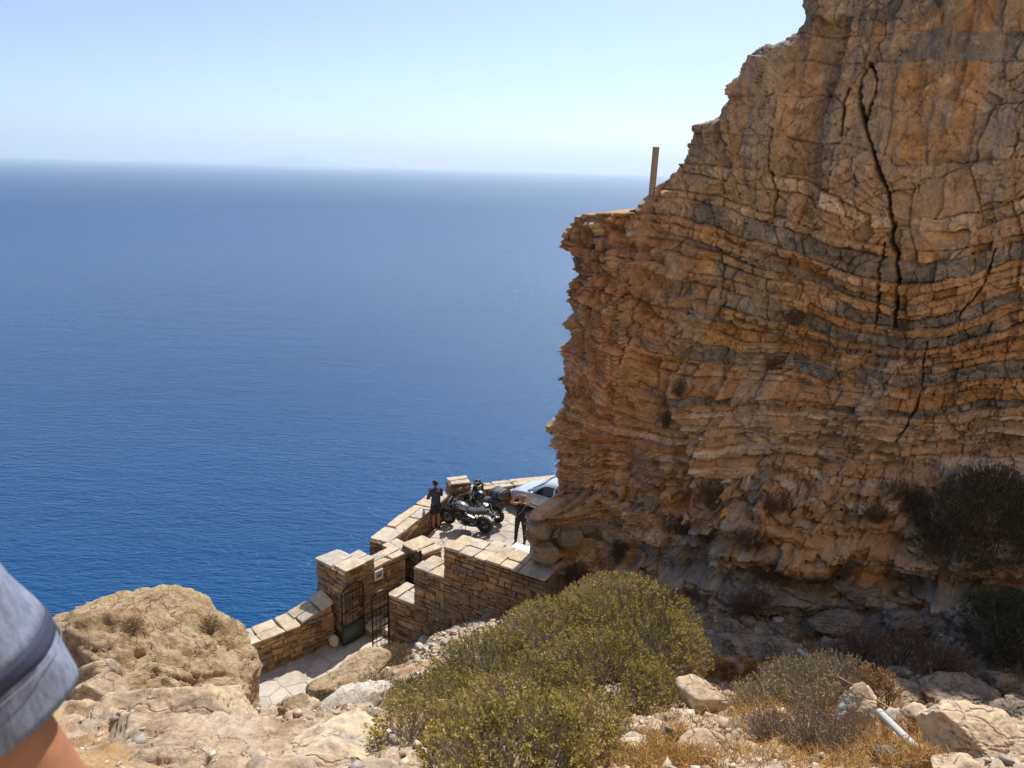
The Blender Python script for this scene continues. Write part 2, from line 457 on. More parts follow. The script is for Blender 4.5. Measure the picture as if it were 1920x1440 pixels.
def cliff():
    X, Zc = CX, CZ
    # --- smooth faces
    yl = np.interp(X, LX, LY); yu = np.interp(X, UX, UY)
    zb = np.interp(X, [-1, .8, 4, 8, 12.5, 18], [-7.75, -7.7, -7.3, -6.75, -6.1, -5.6]) + .18 * fbm(X * 1.3, 0, 0, 3, 91)
    wz = np.interp(X, [-1, 3, 8, 14], [.12, .3, .5, .7])
    t = sstep(-wz, wz, Zc - zb + .25 * sstep(1.5, 4, X) * fbm(X * 2.1, Zc * 2.1, 0, 4, 92))
    base = lerp(yl - .10 * (Zc - zb), yu, t) + .05 * np.clip(Zc + 7, 0, 20)
    # ledges stepping back below the main face on the right
    for k, (dz, amp, sd) in enumerate([(-.75, .55, 3), (-1.5, .6, 4), (-2.3, .5, 5)]):
        zk = zb + dz + .25 * fbm(X * .8, k * 7.7, 0, 4, 60 + sd)
        base = base - amp * sstep(2.0, 6.0, X) * (1 - sstep(-.12, .12, Zc - zk))
    # --- folded bedding coordinate
    fold = -.95 * np.exp(-((X - 9.2) / 3.4) ** 2) * np.exp(-((Zc + 2.6) / 3.2) ** 2)
    fold = fold + .5 * np.exp(-((X - 12.3) / 1.6) ** 2) * np.exp(-((Zc + 3.0) / 2.5) ** 2)
    fold = fold - .75 * sstep(1.2, 4.5, X) * (1 - sstep(4.5, 8, X)) * np.exp(-((Zc + 5.2) / 2.0) ** 2)
    s = Zc - fold + .14 * X * sstep(-7, -3, Zc) * (1 - sstep(-1, 2, Zc)) * .4
    s = s + .16 * fbm(X * .55, Zc * .8, 0, 4, 5) + .045 * fbm(X * 2.6, Zc * 3.2, 0, 3, 9)
    # --- beds
    rg = np.random.default_rng(5)
    edges = [-16.0]
    while edges[-1] < 8:
        e = edges[-1]
        if e > .3: th = rg.uniform(.5, 1.3)
        elif e > -4.3: th = rg.choice([rg.uniform(.10, .2), rg.uniform(.2, .42)])
        elif e > -7.6: th = rg.choice([rg.uniform(.05, .1), rg.uniform(.1, .26)])
        else: th = rg.uniform(.22, .6)
        edges.append(e + th)
    edges = np.array(edges); nb = len(edges)
    idx = np.clip(np.searchsorted(edges, s) - 1, 0, nb - 2)
    lo = edges[idx]; th = edges[idx + 1] - lo; dn = s - lo; up = edges[idx + 1] - s
    prot = rg.uniform(-.10, .15, nb)[idx] * np.where(s > .3, .6, 1.0)
    along = fbm(X * .9 + idx * 3.7, idx * 1.31, 0, 3, 21)
    # --- joints: blocks inside a bed
    bw = rg.uniform(.28, 1.1, nb)[idx] * np.clip(th / .25, .7, 2.2)
    q = (X + rg.uniform(0, 9, nb)[idx] + .14 * fbm(X * 1.5, Zc * 2.5, 0, 3, 33)) / bw
    bi = np.floor(q); bf = q - bi
    blk = _h(bi, idx.astype(float), np.zeros_like(bi), 77)
    jd = np.minimum(bf, 1 - bf) * bw
    keep = _h(bi + np.round(bf), idx.astype(float), np.zeros_like(bi), 78) > .5
    joint = np.exp(-(jd / .018) ** 2) * keep
    seamd = np.minimum(dn, up)
    seam_on = sstep(-.35, .25, fbm(X * .7, idx * 2.3, 0, 3, 41))
    seam = np.exp(-(seamd / .016) ** 2) * seam_on
    w1, we, wc = worley(X * .95 + .3 * fbm(X, Zc, 0, 3, 8), Zc * .62 + .3 * fbm(X, Zc, 0, 3, 14), 15)
    w2, we2, wc2 = worley(X * 2.6 + .25 * fbm(X * 2, Zc * 2, 0, 3, 18), Zc * 2.9, 25)
    massive = sstep(-.3, .9, Zc - .12 * (X - 8) + .4 * fbm(X * .6, Zc * .6, 0, 3, 50))
    calm = 1 - .8 * sstep(-.02, .22, fbm(X * .42 + 11, Zc * .5, 0, 4, 58))
    d = prot * (.5 + .8 * along) * (1 - .55 * massive)
    d = d + (blk - .5) * .24 * (1 - .6 * massive)
    d = d - .13 * joint * (1 - .6 * massive) * calm - .17 * seam * (1 - .5 * massive) * (.35 + .65 * calm)
    d = d + .14 * (blk - .5) * (1 - sstep(-.1, .3, Zc - zb))
    # thin lamination
    lam = np.sin(s * 2 * np.pi / .085 + 2.2 * fbm(X * 1.2, Zc * 1.2, 0, 3, 66))
    lamw = sstep(-.1, .4, fbm(X * .35 + 3, Zc * .5, 0, 3, 67) + .55 * (1 - sstep(2, 5.5, X)) * (1 - sstep(-3.5, -2, Zc)))
    d = d + .035 * lam * lamw * (1 - massive)
    # broad slabs and facets
    d = d + .34 * (wc - .5) * lerp(.6, 1.1, massive) - .20 * np.exp(-(we / .016) ** 2) * (.45 - .33 * massive)
    d = d + .12 * (wc2 - .5) * (1 - .5 * massive) * calm - .07 * calm * np.exp(-(we2 / .03) ** 2) * sstep(-.1, .2, fbm(X * .8, Zc * .8 + 5, 0, 3, 26))
    saw = dn / th
    d = d + .07 * (saw - .5) * np.clip(th / .15, .4, 1.6) * sstep(-.2, .3, fbm(X * .6 + idx * 1.7, idx * .9, 0, 3, 42)) * (1 - .7 * massive)
    w3, we3, wc3 = worley(X * 5.5 + .3 * fbm(X * 4, Zc * 4, 0, 2, 19), s * 8.0, 29)
    d = d + (.075 * (wc3 - .5) * (1 - .4 * massive) - .03 * np.exp(-(we3 / .05) ** 2)) * (.2 + .8 * calm)
    rid = 1 - np.abs(fbm(X * 2.2, Zc * 2.0, 0, 5, 70))
    d = d + .55 * fbm(X * .28, Zc * .22, 0, 3, 71) + .05 * fbm(X * 1.1, Zc * 1.3, 0, 4, 72) + .022 * fbm(X * 7, Zc * 9, 0, 3, 73) + .10 * (rid - .8)
    # vertical ribs in the massive upper part
    d = d + .30 * massive * fbm(X * 1.7, Zc * .25, 0, 5, 74)
    # rounded knobs on the left shoulder
    kn = (1 - sstep(3.0, 4.0, X)) * sstep(-3.6, -2.9, Zc)
    k1, ke, kc = worley(X * 2.7, Zc * 3.0, 44)
    d = d + kn * (.34 * np.clip(.62 - k1, 0, 1) + .12 * (kc - .5) - .08 * np.exp(-(ke / .06) ** 2))
    # the buttress: rock right of a curved edge stands proud and overhangs
    be = np.interp(Zc, [-8, -7.4, -6.6, -5.7, -5.2, -4.6], [6.2, 5.7, 5.25, 4.9, 4.4, 4.2])
    butt = sstep(-.05, .10, X - be) * (1 - sstep(-4.9, -4.3, Zc)) * sstep(-8.1, -7.6, Zc)
    d = d + .55 * butt * (1 - sstep(3.0, 6.0, X - be) * .8)
    # an inside corner running down the left third
    ce = np.interp(Zc, [-6, -4, -2, 0], [3.0, 3.25, 3.3, 3.5])
    d = d + .30 * sstep(-.04, .06, ce - X) * (1 - sstep(.6, 2.2, ce - X)) * sstep(-6.2, -5, Zc) * (1 - sstep(-1.0, .0, Zc))
    # --- open cracks
    def crack(pts, wdt, dep):
        nonlocal d
        P = [atY(a, b, np.interp(a, [1035, 1300, 1600, 1920], [18.0, 17.0, 16.2, 15.4])) for a, b in pts]
        PX = [xp_of(p) for p in P]; PZ = [float(zrow(xp_of(p), p[1], p[2])) for p in P]
        best = np.full(X.shape, 9.0)
        xw = X + .11 * fbm(X * 3, Zc * 3, 0, 5, 81, .6)
        for i in range(len(P) - 1):
            ax, az, bx, bz = PX[i], PZ[i], PX[i + 1], PZ[i + 1]
            L2 = (bx - ax) ** 2 + (bz - az) ** 2 + 1e-9
            tt = np.clip(((xw - ax) * (bx - ax) + (Zc - az) * (bz - az)) / L2, 0, 1)
            best = np.minimum(best, np.hypot(xw - ax - tt * (bx - ax), Zc - az - tt * (bz - az)))
        wv_ = wdt * (.75 + .7 * fbm(X * 1.3, Zc * 2.2, 0, 4, 83))
        d = d - dep * (1 - sstep(wv_ * .4, wv_, best))
    crack([(1618, 112), (1600, 150), (1606, 205), (1612, 232), (1632, 290), (1646, 330), (1660, 352), (1664, 400), (1660, 455), (1672, 480), (1674, 560), (1674, 615)], .075, .75)
    crack([(1618, 112), (1636, 145), (1626, 180), (1612, 232)], .05, .4)
    crack([(1580, 160), (1572, 200), (1570, 250)], .045, .35)
    crack([(1650, 460), (1640, 520), (1638, 580), (1632, 620)], .04, .35)
    crack([(1200, 530), (1192, 600), (1190, 640), (1178, 678)], .045, .4)
    crack([(1300, 835), (1302, 860), (1296, 885)], .035, .3)
    crack([(1440, 240), (1430, 300), (1444, 360), (1436, 420)], .035, .3)
    crack([(1340, 420), (1350, 500), (1344, 560)], .03, .3)
    crack([(1740, 640), (1732, 700), (1720, 760), (1690, 820)], .04, .3)
    crack([(1866, 470), (1840, 545), (1790, 600)], .04, .3)
    # --- beyond the left outline the rock turns back, away from the viewer
    xl = np.interp(Zc, OZ, OX) + .15 * fbm(Zc * 3.5, 2.2, 0, 5, 97, .6) + .06 * (rg.uniform(-1, 1, nb)[idx])
    over = np.clip(xl - X, 0, None)
    edge = np.clip(.6 - (X - xl), 0, .6)
    back = np.where(over > 0, .45 + over * 4.0, .55 * edge ** 2)
    Yd = base - d * (1 - .5 * sstep(0, .8, over)) + back
    # --- colours of the beds
    ochre = np.array([.50, .30, .14]); rust = np.array([.46, .195, .085]); grey = np.array([.265, .235, .20]); cream = np.array([.62, .485, .33]); tan = np.array([.48, .345, .22])
    pal = np.array([ochre, tan, grey, cream, rust])
    pick = np.empty(nb, int)
    for i in range(nb):
        e = edges[i]
        if e > .3: w = [.18, .25, .5, .07, 0]
        elif e > -4.3: w = [.28, .12, .44, .1, .06]
        elif e > -7.6: w = [.25, .28, .14, .28, .05]
        else: w = [.15, .35, .35, .15, 0]
        pick[i] = rg.choice(5, p=w)
        if i and pick[i] == 2 and pick[i - 1] == 2 and e < .3: pick[i] = 0
    bed = pal[pick[idx]]
    hold = sstep(-.05, .05, fbm(X * .5 + idx * 1.9, idx * 3.3 + Zc * .6, 0, 4, 31) + .13)[..., None]
    mixo = lerp(tan, ochre, sstep(-.3, .3, fbm(X * .5, Zc * .7, 0, 4, 30))[..., None])
    c = lerp(mixo, bed, hold)
    st = sstep(-.2, .2, fbm(X * 1.9, Zc * .28 + 7, 0, 4, 35))[..., None] * massive[..., None]
    c = lerp(c, grey * 1.3, st * .85)
    gs = sstep(.05, .4, fbm(X * 1.1 + 30, Zc * .45, 0, 5, 43))[..., None]
    c = lerp(c, grey * 1.25, gs * .7)
    st2 = sstep(.12, .5, fbm(X * 1.3 + 9, Zc * .5, 0, 4, 36))[..., None]
    c = lerp(c, ochre * 1.1, st2 * .25 * massive[..., None])
    left = (1 - sstep(2.2, 5.0, X))[..., None] * sstep(-8, -6.5, Zc)[..., None]
    c = lerp(c, lerp(rust, ochre, sstep(-.2, .3, fbm(X * 2, Zc * 3, 0, 3, 37))[..., None]) * 1.12, left * .5)
    wet = sstep(.1, .45, fbm(X * .45 + 2, Zc * .35, 0, 4, 38))[..., None]
    c = lerp(c, c * .72 + .03, wet * .6)
    pale = sstep(.25, .5, fbm(X * 2.2, Zc * 3.0, 0, 4, 39))[..., None]
    c = lerp(c, cream, pale * .45)
    c = c * (1 + .25 * (wc2[..., None] - .5)) * (1 + .18 * (blk[..., None] - .5))
    return Yd, np.clip(c, .02, .8), base, 4 * t * (1 - t) * (.30 * (wc2 - .5) + .22 * (wc - .5) + .10 * fbm(X * 3, Zc * 3, 0, 3, 55))
CY, CCOL, CBASE, CBUMP = cliff()
def cliff_mesh():
    xs = CX + SK * (CY - YREF)
    V = np.stack([xs, CY, CZ - zdrop(CX, CBASE, CZ) + CBUMP], -1)
    C = CCOL
    # the mountainside carries on above and behind
    ex, ec = [], []
    for k in range(1, 24):
        a = V[-1].copy(); dd = .06 * k ** 1.7
        a[:, 1] += dd; a[:, 0] += SK * dd
        a[:, 2] += .34 * dd * (.7 + .3 * sstep(9, 14, cxp)) + .25 * fbm(a[:, 0] * .8, a[:, 1] * .8, 0, 4, 12)
        ex.append(a); ec.append(CCOL[-1] * 1.1)
    V = np.concatenate([V, np.array(ex)], 0); C = np.concatenate([C, np.array(ec)], 0)
    nr, nc = V.shape[:2]
    return npmesh('cliff', V.reshape(-1, 3), grid_faces(nr, nc), vcol_rock('cliff_rock', 3.2, 11.0, .03), False, {'rockcol': C.reshape(-1, 3)})
cliff_o = K(put(bpy.data.objects.new('cliff', cliff_mesh())), 'structure')
cliff_o['label'] = 'tall ochre and grey layered cliff in shade above the terrace'
def on_cliff(px, py, y0=11.5, y1=21.0):
    r = ray(px, py)
    ys = np.arange(y0, y1, .01); P = r[None, :] * (ys / r[1])[:, None]
    xq = P[:, 0] - SK * (ys - YREF); xi = np.clip(np.searchsorted(cxp, xq), 0, len(cxp) - 1); zi = np.clip(np.searchsorted(czz, zrow(xq, ys, P[:, 2])), 0, len(czz) - 1)
    hit = np.nonzero(ys >= CY[zi, xi])[0]
    return P[hit[0]] if len(hit) else None

# ------------------------------------------------------------------ hillside below the camera
PATH_Z, PLAZA_Z = -12.6, -11.9
ctrl = [(200, 1440, 4.5), (480, 1440, 4.6), (800, 1440, 4.8), (1100, 1440, 5.1), (1400, 1440, 5.3), (1700, 1440, 5.3), (1920, 1440, 5.0), (2200, 1440, 4.8),
        (60, 1330, 6.6), (250, 1350, 6.3), (480, 1395, 6.3), (700, 1360, 7.4), (900, 1340, 8.2), (1100, 1335, 8.4), (1300, 1330, 8.2), (1500, 1330, 7.9), (1700, 1355, 7.4), (1920, 1385, 7.0), (2200, 1380, 6.8),
        (500, 1345, 8.6), (600, 1335, 9.4), (700, 1275, 12.0), (860, 1215, 13.8), (1000, 1200, 13.2), (1200, 1215, 11.8), (1300, 1250, 10.4), (1450, 1262, 10.2), (1650, 1285, 9.6), (1920, 1335, 8.8), (2200, 1330, 8.6),
        (780, 1215, 15.4), (880, 1172, 15.8), (985, 1146, 15.6), (1100, 1155, 14.8), (1300, 1178, 13.4), (1500, 1195, 12.8), (1700, 1205, 12.2), (1920, 1210, 11.6), (2200, 1210, 11.2),
        (1150, 1120, 16), (1300, 1110, 15.4), (1500, 1100, 14.8), (1700, 1080, 14.2), (1920, 1050, 13.6), (2200, 1040, 13.0)]
CP = [tuple(atY(*c)) for c in ctrl]
CP += [(-.7, .5, -1.66), (.8, .3, -1.66), (0, -1.5, -1.2), (-3, -.5, -1.8), (3, 0, -1.2), (0, 1.3, -1.85), (0, 2.4, -2.75), (-2.5, 2.4, -3.0), (3, 2.4, -2.5), (0, 3.4, -3.6), (6, 2.5, -1.7),
       (-4, -4, -1.0), (0, -5, 1.2), (5, -4, 2.0), (10, -3, 3.0), (12, 4, -.5), (13, 9, -4.0), (16, 12, -4.2), (16, 6, -1), (18, -3, 5), (17, 16, -4.5),
       (-3.6, 13.6, -11.6), (-4.6, 13.0, -11.9), (-5.5, 14.6, -12.7), (-4.6, 15.3, -12.72), (-3.8, 16.4, -12.72), (-6.2, 15.8, -12.75), (-7.2, 15.0, -12.9), (-5, 17.3, -12.74), (-2.75, 17.0, -12.2), (-2.2, 16.2, -11.5),
       (-2.9, 15.0, -11.7), (-3.2, 11.5, -9.9), (-2.3, 12.6, -9.9),
       (-5.5, 10.3, -8.6), (-4.2, 9.6, -8.0), (-3.6, 8.2, -6.9), (-6.2, 8.4, -7.3), (-5, 6, -5.3), (-8.5, 9, -10.5), (-8, 12, -12.8), (-9.5, 6, -9.5), (-9, 2, -6.5), (-6, 1, -3.4), (-10, 16, -15), (-9, -4, -5)]
CP = np.array(CP)
def tps_fit(P):
    n = len(P); d = np.hypot(P[:, None, 0] - P[None, :, 0], P[:, None, 1] - P[None, :, 1])
    A = np.zeros((n + 3, n + 3)); A[:n, :n] = np.where(d > 0, d ** 2 * np.log(d + 1e-9), 0) + np.eye(n) * .25
    A[:n, n] = 1; A[:n, n + 1:] = P[:, :2]; A[n, :n] = 1; A[n + 1:, :n] = P[:, :2].T
    return np.linalg.solve(A, np.concatenate([P[:, 2], np.zeros(3)]))
TW = tps_fit(CP)
def hill_base(x, y):
    z = np.zeros_like(x) + TW[-3] + TW[-2] * x + TW[-1] * y
    for (a, b, _), w in zip(CP, TW[:-3]):
        r2 = (x - a) ** 2 + (y - b) ** 2 + 1e-12
        z = z + w * .5 * r2 * np.log(r2)
    return z
hx = np.concatenate([np.arange(-16, -8, .25), np.arange(-8, 12.5, .05), np.arange(12.5, 22, .25)])
hy = np.concatenate([np.arange(-9, 3.4, .25), np.arange(3.4, 17.2, .05), np.arange(17.2, 19.7, .2)])
HX, HY = np.meshgrid(hx, hy)
def e_line(x): return 18.21 - .62 * (x + 3.13)            # front of the retaining wall
def hillside():
    z = hill_base(HX, HY)
    edge = sstep(-7.2, -12, HX + .0 * HY) 
    z = z - edge * 26 * np.clip((-7.2 - HX) / 9, 0, 1)
    n = .22 * fbm(HX * .7, HY * .7, 0, 5, 101) + .07 * fbm(HX * 3, HY * 3, 0, 4, 102)
    f1, fe, fc = worley(HX * 1.7 + .2 * fbm(HX * 2, HY * 2, 0, 2, 3), HY * 1.7, 104)
    n = n + .16 * (fc - .5) * (fe > .06) - .06 * np.exp(-(fe / .05) ** 2)
    g1, ge, gc = worley(HX * 6, HY * 6, 105)
    n = n + .05 * (gc - .4) * np.clip(ge * 4, 0, 1)
    u1, ue, uc = worley(HX * 3.2 + .35 * fbm(HX * 3, HY * 3, 0, 3, 6), HY * 3.2 + .35 * fbm(HX * 3 + 9, HY * 3, 0, 3, 7), 106)
    n = n + .12 * (uc - .5) + .10 * (1 - np.abs(fbm(HX * 1.6, HY * 1.6, 0, 5, 107)) - .8) + .03 * fbm(HX * 9, HY * 9, 0, 3, 108)
    near_path = sstep(-12.2, -11.4, z)
    z = z + n * (.15 + .85 * near_path)
    # keep clear of paving and terrace
    on_path = (HX < -2.7) & (HY > 14.3) & (z > PATH_Z - .06) & (HX + (HY - 14.3) * .0 < -3.0 - 0.0)
    pathmask = sstep(0, .5, HY - (13.9 + .35 * np.clip(-4.2 - HX, 0, 3) * -.3)) * (1 - sstep(-3.6, -3.1, HX + .25 * np.clip(16.2 - HY, 0, 3)))
    z = lerp(z, np.minimum(z, PATH_Z - .10), pathmask)
    behind = sstep(0, .15, HY - (e_line(HX) + .12)) * (HX < 3.5)
    z = lerp(z, np.minimum(z, -15.0), behind)
    beyond = sstep(0, .3, HY - 18.9)
    z = lerp(z, np.minimum(z, -15.0), beyond * (HX < 3))
    soil = np.array([.36, .23, .115]); pale = np.array([.43, .31, .185]); white = np.array([.46, .37, .27]); brown = np.array([.27, .155, .07]); gr = np.array([.33, .30, .27])
    t = fbm(HX * .9, HY * .9, 0, 4, 111)[..., None]
    c = lerp(soil, pale, sstep(-.25, .3, t))
    c = lerp(c, white, (sstep(.3, .8, fc + .4 * (fbm(HX * 2, HY * 2, 0, 3, 112))) * .7)[..., None])
    c = lerp(c, brown, (sstep(.15, .5, fbm(HX * .8 + 4, HY * .8, 0, 4, 113)) * .55)[..., None])
    c = lerp(c, gr, (sstep(.6, .95, gc) * .5)[..., None])
    gul = sstep(2.0, 4.5, HX) * sstep(9.0, 11.5, HY)
    c = lerp(c, lerp(gr * .9, brown, sstep(-.2, .3, t)), (gul * .75)[..., None])
    return z, np.clip(c, .03, .8)
HZ, HCOL = hillside()
hill_o = put(bpy.data.objects.new('hillside', npmesh('hillside', np.stack([HX, HY, HZ], -1).reshape(-1, 3), grid_faces(*HX.shape), vcol_rock('hill_ground', 5.0, 14.0, .02), False, {'rockcol': HCOL.reshape(-1, 3)})))
K(hill_o, 'structure')
def ground(x, y):
    i = int(np.clip(np.searchsorted(hx, x), 1, len(hx) - 1)); j = int(np.clip(np.searchsorted(hy, y), 1, len(hy) - 1))
    u = np.clip((x - hx[i - 1]) / (hx[i] - hx[i - 1]), 0, 1); v = np.clip((y - hy[j - 1]) / (hy[j] - hy[j - 1]), 0, 1)
    return float((HZ[j - 1, i - 1] * (1 - u) + HZ[j - 1, i] * u) * (1 - v) + (HZ[j, i - 1] * (1 - u) + HZ[j, i] * u) * v)
def ground_v(x, y):
    i = np.clip(np.searchsorted(hx, x), 1, len(hx) - 1); j = np.clip(np.searchsorted(hy, y), 1, len(hy) - 1)
    u = np.clip((x - hx[i - 1]) / (hx[i] - hx[i - 1]), 0, 1); v = np.clip((y - hy[j - 1]) / (hy[j] - hy[j - 1]), 0, 1)
    return (HZ[j - 1, i - 1] * (1 - u) + HZ[j - 1, i] * u) * (1 - v) + (HZ[j, i - 1] * (1 - u) + HZ[j, i] * u) * v
def on_hill(px, py, y0=3.5, y1=18.5):
    r = ray(px, py); ys = np.arange(y0, y1, .02); P = r[None, :] * (ys / r[1])[:, None]
    hit = np.nonzero(P[:, 2] <= ground_v(P[:, 0], P[:, 1]))[0]
    return P[hit[0]] if len(hit) else P[-1]
# the mountain flank falling to the water, under the terrace
def flank():
    n = 90; m = 40
    t = np.linspace(0, 1, n); line = [(-13, -9), (-11, 4), (-9.5, 13), (-8.3, 15.4), (-5.2, 19.2), (-4.3, 21.2), (-2.2, 26.0), (2, 27.6), (14, 32), (40, 40)]
    L = np.array(line); tt = np.linspace(0, 1, len(L))
    bx = np.interp(t, tt, L[:, 0]); by = np.interp(t, tt, L[:, 1])
    nx = np.interp(t, tt, [-1, -1, -.95, -.85, -.8, -.8, -.65, -.35, -.2, -.1]); ny = np.sqrt(1 - nx ** 2)
    V = []
    for k in np.linspace(0, 1, m):
        dz = (k ** 1.6) * 242; out = dz * .16
        q = 1 + 2.5 * fbm(bx * .12, k * 5 + by * .12, 0, 4, 120) * min(1, k * 6)
        V.append(np.stack([bx + nx * (out + q * min(1, k * 8)), by + ny * (out + q * min(1, k * 8)), np.full(n, -15.5 - dz)], -1))
    return npmesh('mountain_flank', np.array(V).reshape(-1, 3), grid_faces(m, n), rock('flank_rock', [(.2, .15, .1), (.33, .25, .16), (.42, .34, .24)], .25, .2, .6, 0), True)
K(put(bpy.data.objects.new('mountain_flank', flank())), 'structure')

# unseen mountain face behind the viewer, added to bounce warm sunlight onto the cliff
def mountain():
    xs = np.linspace(-70, 80, 120); ss = np.linspace(0, 1, 60) ** 1.4 * 95
    X_, S_ = np.meshgrid(xs, ss)
    z0 = np.interp(X_, [-70, -14, 0, 10, 20, 80], [-34, -7, .2, 2.4, 4.0, 16]); y0 = np.interp(X_, [-70, -14, 0, 20, 80], [-30, -7.5, -7, -6, -2])
    n = 3.0 * fbm(X_ * .09, S_ * .09, 0, 5, 140) * sstep(0, 12, S_) + .5 * fbm(X_ * .5, S_ * .5, 0, 4, 141)
    V = np.stack([X_, y0 - S_ * .50 + n, z0 + S_ * .86 + n * .3], -1)
    return npmesh('mountain', V.reshape(-1, 3), grid_faces(60, 120), rock('mountain_rock', [(.34, .23, .13), (.46, .33, .20), (.52, .41, .28)], .2, .15, 1.0, 0), True)
K(put(bpy.data.objects.new('mountain', mountain())), 'structure')

# ------------------------------------------------------------------ masonry
stone_m = wallstone('wall_stone', [(.16, .10, .055), (.30, .18, .085), (.38, .235, .115), (.24, .185, .13), (.43, .30, .165), (.26, .15, .07), (.20, .175, .145), (.36, .20, .09)])
cap_m = wallstone('cap_stone', [(.46, .37, .26), (.54, .44, .31), (.50, .43, .35), (.42, .38, .33), (.58, .48, .34)], .28)
mortar_m = rock('mortar', [(.24, .165, .10), (.34, .25, .16), (.42, .32, .21)], 3.0, .02, 18.0, .05)
flag_m = wallstone('flagstone', [(.47, .42, .36), (.52, .46, .39), (.43, .40, .36), (.55, .48, .39)], .14)
joint_m = rock('paving_joint', [(.36, .31, .25), (.44, .38, .31), (.5, .43, .35)], 3.0, .01, 18.0, .05)
def block_mesh(seed, bev=.13, jit=.10):
    rg = random.Random(seed)
    bm = bmesh.new(); bmesh.ops.create_cube(bm, size=1.0)
    for v in bm.verts: v.co += Vector((rg.uniform(-jit, jit), rg.uniform(-.05, .05), rg.uniform(-jit, jit)))
    bmesh.ops.bevel(bm, geom=bm.edges[:], offset=bev * rg.uniform(.6, 1.1), segments=1, affect='EDGES', profile=.5)
    for v in bm.verts: v.co += Vector((rg.uniform(-.03, .03), rg.uniform(-.04, .04), rg.uniform(-.03, .03)))
    me = bpy.data.meshes.new('stone'); bm.to_mesh(me); bm.free(); me.materials.append(stone_m)
    return me
STONES = [block_mesh(i) for i in range(18)]
CAPS = []
for i in range(8):
    c = block_mesh(100 + i, .07, .085); c.materials.clear(); c.materials.append(cap_m); c.name = 'cap_stone'; CAPS.append(c)
def place(me, name, parent, loc, scale, rz=0.0, ry=0.0):
    o = bpy.data.objects.new(name, me); COL.objects.link(o); o.parent = parent
    o.location = loc; o.scale = scale; o.rotation_euler = (0, ry, rz); return o
def lay_face(parent, L, z0, z1, face, T_, rg, big=1.0, zvis=None):
    """courses of rubble on one face; face: 'front' 'back' along x, 'left' 'right' along y"""
    z = max(z0, zvis) if zvis is not None else z0
    span = L if face in ('front', 'back') else T_
    while z < z1 - .03:
        h = min(rg.choice([rg.uniform(.04, .07), rg.uniform(.06, .11), rg.uniform(.07, .12), rg.uniform(.12, .20)]) * big, z1 - z)
        if z1 - z - h < .05: h = z1 - z
        x = -.02
        while x < span - .02:
            tall = rg.random() < .12 and z + h * 1.9 < z1
            w = min(rg.uniform(.10, .46) * big, span - x + .02)
            if span - x - w < .10: w = span - x + .02
            hh = h * 1.8 if tall else h
            g = rg.uniform(.010, .026)
            dep = .16; pr = rg.uniform(.02, .055) + (.015 if tall else 0)
            cx = x + w / 2; cz = z + hh / 2
            sc = (w - g, dep, hh - g)
            tilt = rg.uniform(-.075, .075)
            me = rg.choice(STONES)
            if face == 'front': place(me, 'stone', parent, (cx, dep / 2 - pr, cz), sc, 0, tilt)
            elif face == 'back': place(me, 'stone', parent, (cx, T_ - dep / 2 + pr, cz), sc, math.pi, tilt)
            elif face == 'left': place(me, 'stone', parent, (dep / 2 - pr, cx, cz), sc, -math.pi / 2, tilt)
            else: place(me, 'stone', parent, (L - dep / 2 + pr, cx, cz), sc, math.pi / 2, tilt)
            x += w
        z += h
def wall(name, label, c, u, L, T_, z0, z1, faces=('front',), seed=1, cat='wall', group=None, caps=True, big=1.0, zvis=None, capw=(.35, .8), z1b=None, slab=.07):
    """c: plan corner; u: unit plan direction of the front face; the wall's body lies to the left of u"""
    rg = random.Random(seed)
    o = empty(name, (c[0], c[1], 0), math.atan2(u[1], u[0])); T(o, label, cat, group)
    zt = z1 - slab if caps else z1
    ztb = zt if z1b is None else z1b - slab
    mb = MB()
    mb.loft([[(.03, .03, z0), (.03, T_ - .03, z0), (.03, T_ - .03, zt - .01), (.03, .03, zt - .01)], [(L - .03, .03, z0), (L - .03, T_ - .03, z0), (L - .03, T_ - .03, ztb - .01), (L - .03, .03, ztb - .01)]])
    mb.build('mortar_core', mortar_m, o, False)
    for f in faces: lay_face(o, L, z0, zt, f, T_, rg, big, zvis)
    if caps:
        x = -.03
        while x < L:
            w = min(rg.uniform(*capw), L + .03 - x)
            if L + .03 - x - w < .2: w = L + .03 - x
            k = 1 if T_ < .45 or rg.random() < .35 else 2
            cut = rg.uniform(.4, .6)
            zz = lerp(zt, ztb, (x + w / 2) / L)
            for q in range(k):
                a, b = (-.045, T_ + .045) if k == 1 else ((-.045, T_ * cut) if q == 0 else (T_ * cut, T_ + .045))
                hgt = slab + rg.uniform(-.012, .02)
                o2 = place(rg.choice(CAPS), 'cap_stone', o, (x + w / 2, (a + b) / 2, zz + hgt / 2 - .01), (w - .012, b - a - .012, hgt), rg.uniform(-.035, .035), -math.atan2(ztb - zt, L) + rg.uniform(-.012, .012))
            x += w
    return o
def unit(a, b): d = math.hypot(a, b); return (a / d, b / d)
# lower parapet beside the path, on the sea side
uH = unit(.74, .67)
hs = (-4.50 - uH[0] * 5.6, 18.38 - uH[1] * 5.6)
wall('parapet_wall', 'low rubble parapet along the paved path, running up to the gate pillar', hs, uH, 4.45, .62, -13.4, -11.62, ('front', 'left'), 21, zvis=-12.75, big=.95, capw=(.35, .8), slab=.055)
h2 = (hs[0] + uH[0] * 4.45, hs[1] + uH[1] * 4.45)
wall('parapet_ramp', 'short parapet end rising in steps against the tall gate pillar', h2, uH, .95, .62, -13.4, -11.58, ('front', 'back'), 22, zvis=-12.75, z1b=-11.28, big=.95)
